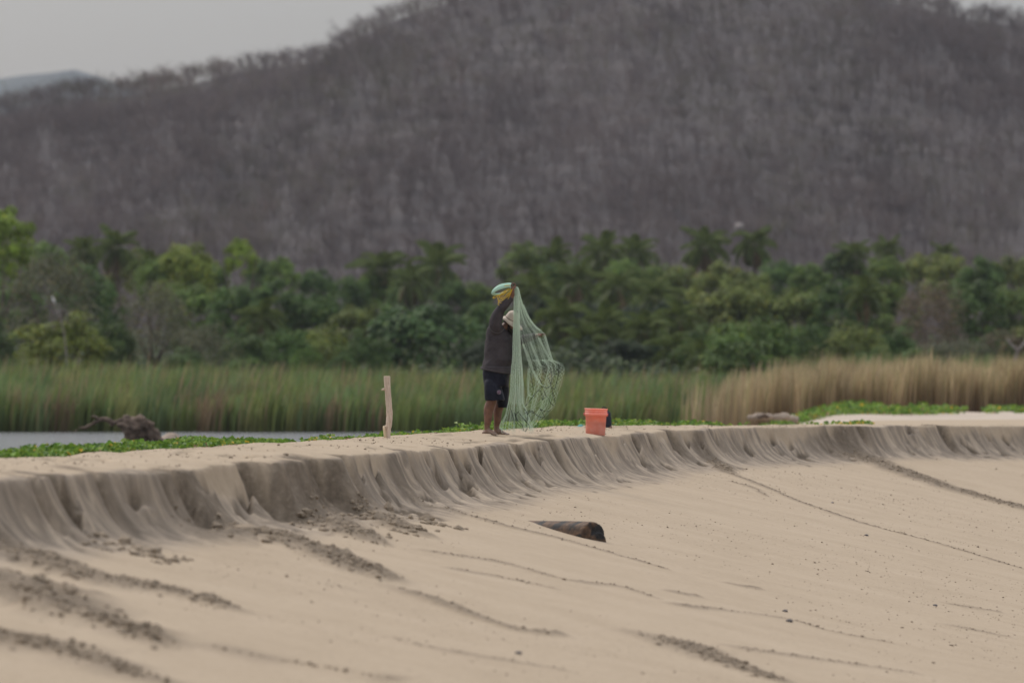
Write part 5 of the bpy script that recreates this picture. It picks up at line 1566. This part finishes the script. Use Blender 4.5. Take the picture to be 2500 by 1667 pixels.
# bright gathered folds running through the sail
for pts in ([(545, 655), (590, 760), (632, 880), (668, 985)], [(612, 640), (660, 750), (705, 860)], [(690, 600), (740, 700), (790, 800)], [(548, 300), (600, 420), (660, 500), (712, 535)], [(745, 575), (780, 700), (815, 815)],
            [(600, 880), (592, 1000), (598, 1110), (625, 1140)], [(640, 900), (700, 1010), (740, 1040)], [(395, 1300), (345, 1390), (350, 1430), (420, 1440)]):
    w = 9
    def fold(u, v, P_=np.array(pts, float)):
        q = spline(P_, 40); zx = np.interp(v, np.linspace(0, 1, 40), q[:, 0]); zy = np.interp(v, np.linspace(0, 1, 40), q[:, 1])
        return np.stack([(zx + (u - .5) * w * 2.2 - 285) * U - NO.x, -.13 + .015 * np.sin(u * 9) - NO.y + .12 * (zx - 500) / 400, (1490 - zy) * U], -1)
    net_threads('net_fold', fold, 6, 44, .0007)
# lead line: dark weighted cord looping through the hem
mat_lead = simple('lead_line', (0.035, 0.042, 0.04), (0.02, 0.025, 0.024), scale=40, rough=0.6)
LL = [[(566, 1226), (605, 1180), (650, 1120), (700, 1065), (737, 1030)], [(800, 880), (812, 960), (798, 1030), (765, 1052), (738, 1044)], [(868, 882), (866, 940), (848, 1030), (832, 1072), (812, 1056)],
      [(800, 1040), (826, 1130), (846, 1205)], [(690, 1232), (715, 1256), (755, 1272), (800, 1264)], [(782, 1150), (800, 1200), (835, 1230)], [(700, 1240), (722, 1290), (728, 1326), (680, 1318), (640, 1290), (600, 1284), (568, 1300)],
      [(618, 925), (632, 985), (640, 1040), (652, 1070)], [(440, 1255), (452, 1310), (470, 1370), (492, 1402)], [(512, 1268), (484, 1300), (482, 1350), (508, 1398), (545, 1402)], [(520, 1290), (548, 1330), (575, 1372), (580, 1420), (560, 1442)],
      [(470, 1280), (500, 1350), (540, 1392), (556, 1448)], [(560, 1240), (590, 1300), (596, 1360)], [(545, 1330), (600, 1390), (604, 1420)], [(700, 1080), (716, 1120), (724, 1165), (736, 1120)], [(745, 1085), (752, 1130), (765, 1150)], [(830, 890), (836, 930), (862, 935)],
      [(770, 960), (790, 990), (800, 1030)], [(690, 960), (705, 1000), (716, 1040)], [(560, 1290), (610, 1262), (650, 1275)]]
g = np.random.default_rng(91)
for li, pts in enumerate(LL):
    mb = MB()
    q = spline([((x - 285) * U - NO.x, (-.285 if x < 600 else -.19) + .06 * max(0, x - 600) / 300 + g.normal(0, .008) - NO.y, (1490 - y) * U) for x, y in pts], 10 * len(pts))
    q = q + np.cumsum(g.normal(0, .0012, q.shape), 0)
    mb.tube(q, .0034, 6)
    for k_ in range(3, len(q) - 2, 9):
        mb.tube([q[k_], q[k_ + 1], q[k_ + 2]], [.005, .0075, .005], 7)
    mb.build('lead_line', mat_lead, net)
# loose end of the net coiled over the raised hand
mat_coil, n, b = nmat('mint_rope')
b.inputs['Roughness'].default_value = 0.7
tco = N(n, 'ShaderNodeTexCoord'); wv_ = N(n, 'ShaderNodeTexWave', i_Scale=26.0, i_Distortion=3.0, i_Detail=2.0); n.links.new(tco.outputs['Object'], wv_.inputs['Vector'])
n.links.new(ramp(n, wv_.outputs[0], [(0.2, (0.30, 0.50, 0.37)), (0.7, (0.46, 0.66, 0.52))]), b.inputs['Base Color'])
for k_, (cx, cy, a_, b_, tl, y_, r_) in enumerate(((366, 168, 96, 32, 18, -.225, .020), (364, 162, 94, 38, 20, -.195, .018), (368, 174, 92, 26, 16, -.238, .015))):
    mb = MB(); pts = []
    for a in np.linspace(0, 2 * math.pi, 41):
        ex, ey = a_ * math.cos(a), b_ * math.sin(a); t_ = R(-tl)
        p = Q(cx + ex * math.cos(t_) - ey * math.sin(t_), cy + ex * math.sin(t_) + ey * math.cos(t_), y_ + .05 * math.sin(a)); pts.append(p - NO)
    mb.tube(pts, [r_ * (1 + .12 * math.sin(7 * i)) for i in range(41)], 10, cap=False); mb.build('coil', mat_coil, net)
# yellow hand line
mat_yel = simple('yellow_cord', (0.72, 0.50, 0.02), (0.60, 0.38, 0.015), scale=60, rough=0.6)
rope = empty('hand_line', MO + Q(440, 165, -.22))
RO = Q(440, 165, -.22)
for j, pts in enumerate(([(455, 150), (430, 240), (380, 280), (340, 285), (322, 262), (345, 215), (400, 165)], [(450, 150), (400, 230), (345, 270), (315, 240), (330, 205), (420, 155)], [(456, 155), (420, 215), (372, 262), (362, 300), (340, 312), (322, 295), (335, 265), (385, 200), (440, 150)],
                         [(440, 150), (380, 205), (310, 215), (275, 238), (290, 242), (320, 222), (390, 190), (450, 150)], [(450, 160), (405, 205), (360, 250), (330, 225), (370, 190), (445, 152)], [(448, 165), (425, 190), (385, 228), (352, 238), (340, 215), (395, 180)], [(458, 160), (462, 215), (440, 222)],
                         [(300, 150), (340, 138), (400, 128), (445, 132)], [(452, 160), (412, 250), (395, 262), (360, 255), (352, 222), (420, 170)])):
    mb = MB(); q = spline([Q(x, y, -.245 + .05 * math.sin(j * 2.1 + i * 1.3)) - RO for i, (x, y) in enumerate(pts)], 12 * len(pts)); mb.tube(q, .0042, 6)
    mb.build('loop', mat_yel, rope)
tag(rope, 'yellow cord hanging in loops from the raised hand of the fisherman', 'rope')

# ================================================================ HAZE
hv = [(x, y, z) for z in (-8.0, 262.0) for (x, y) in ((-1800, -80), (1800, -80), (1800, 4760), (-1800, 4760))]
hf = [(3, 2, 1, 0), (4, 5, 6, 7), (0, 1, 5, 4), (1, 2, 6, 5), (2, 3, 7, 6), (3, 0, 4, 7)]
hm = bpy.data.materials.new('haze'); hm.use_nodes = True
n = hm.node_tree; n.nodes.clear()
ho_ = n.nodes.new('ShaderNodeOutputMaterial'); pv = n.nodes.new('ShaderNodeVolumePrincipled')
pv.inputs['Color'].default_value = (0.78, 0.84, 0.95, 1); pv.inputs['Density'].default_value = 0.00006; pv.inputs['Anisotropy'].default_value = 0.2
n.links.new(pv.outputs[0], ho_.inputs['Volume'])
mb = MB(); mb.add(hv, hf); hz_o = mb.build('haze', hm, smooth=False)
tag(hz_o, 'thin grey haze hanging over the lagoon and hills', 'haze', kind='stuff')
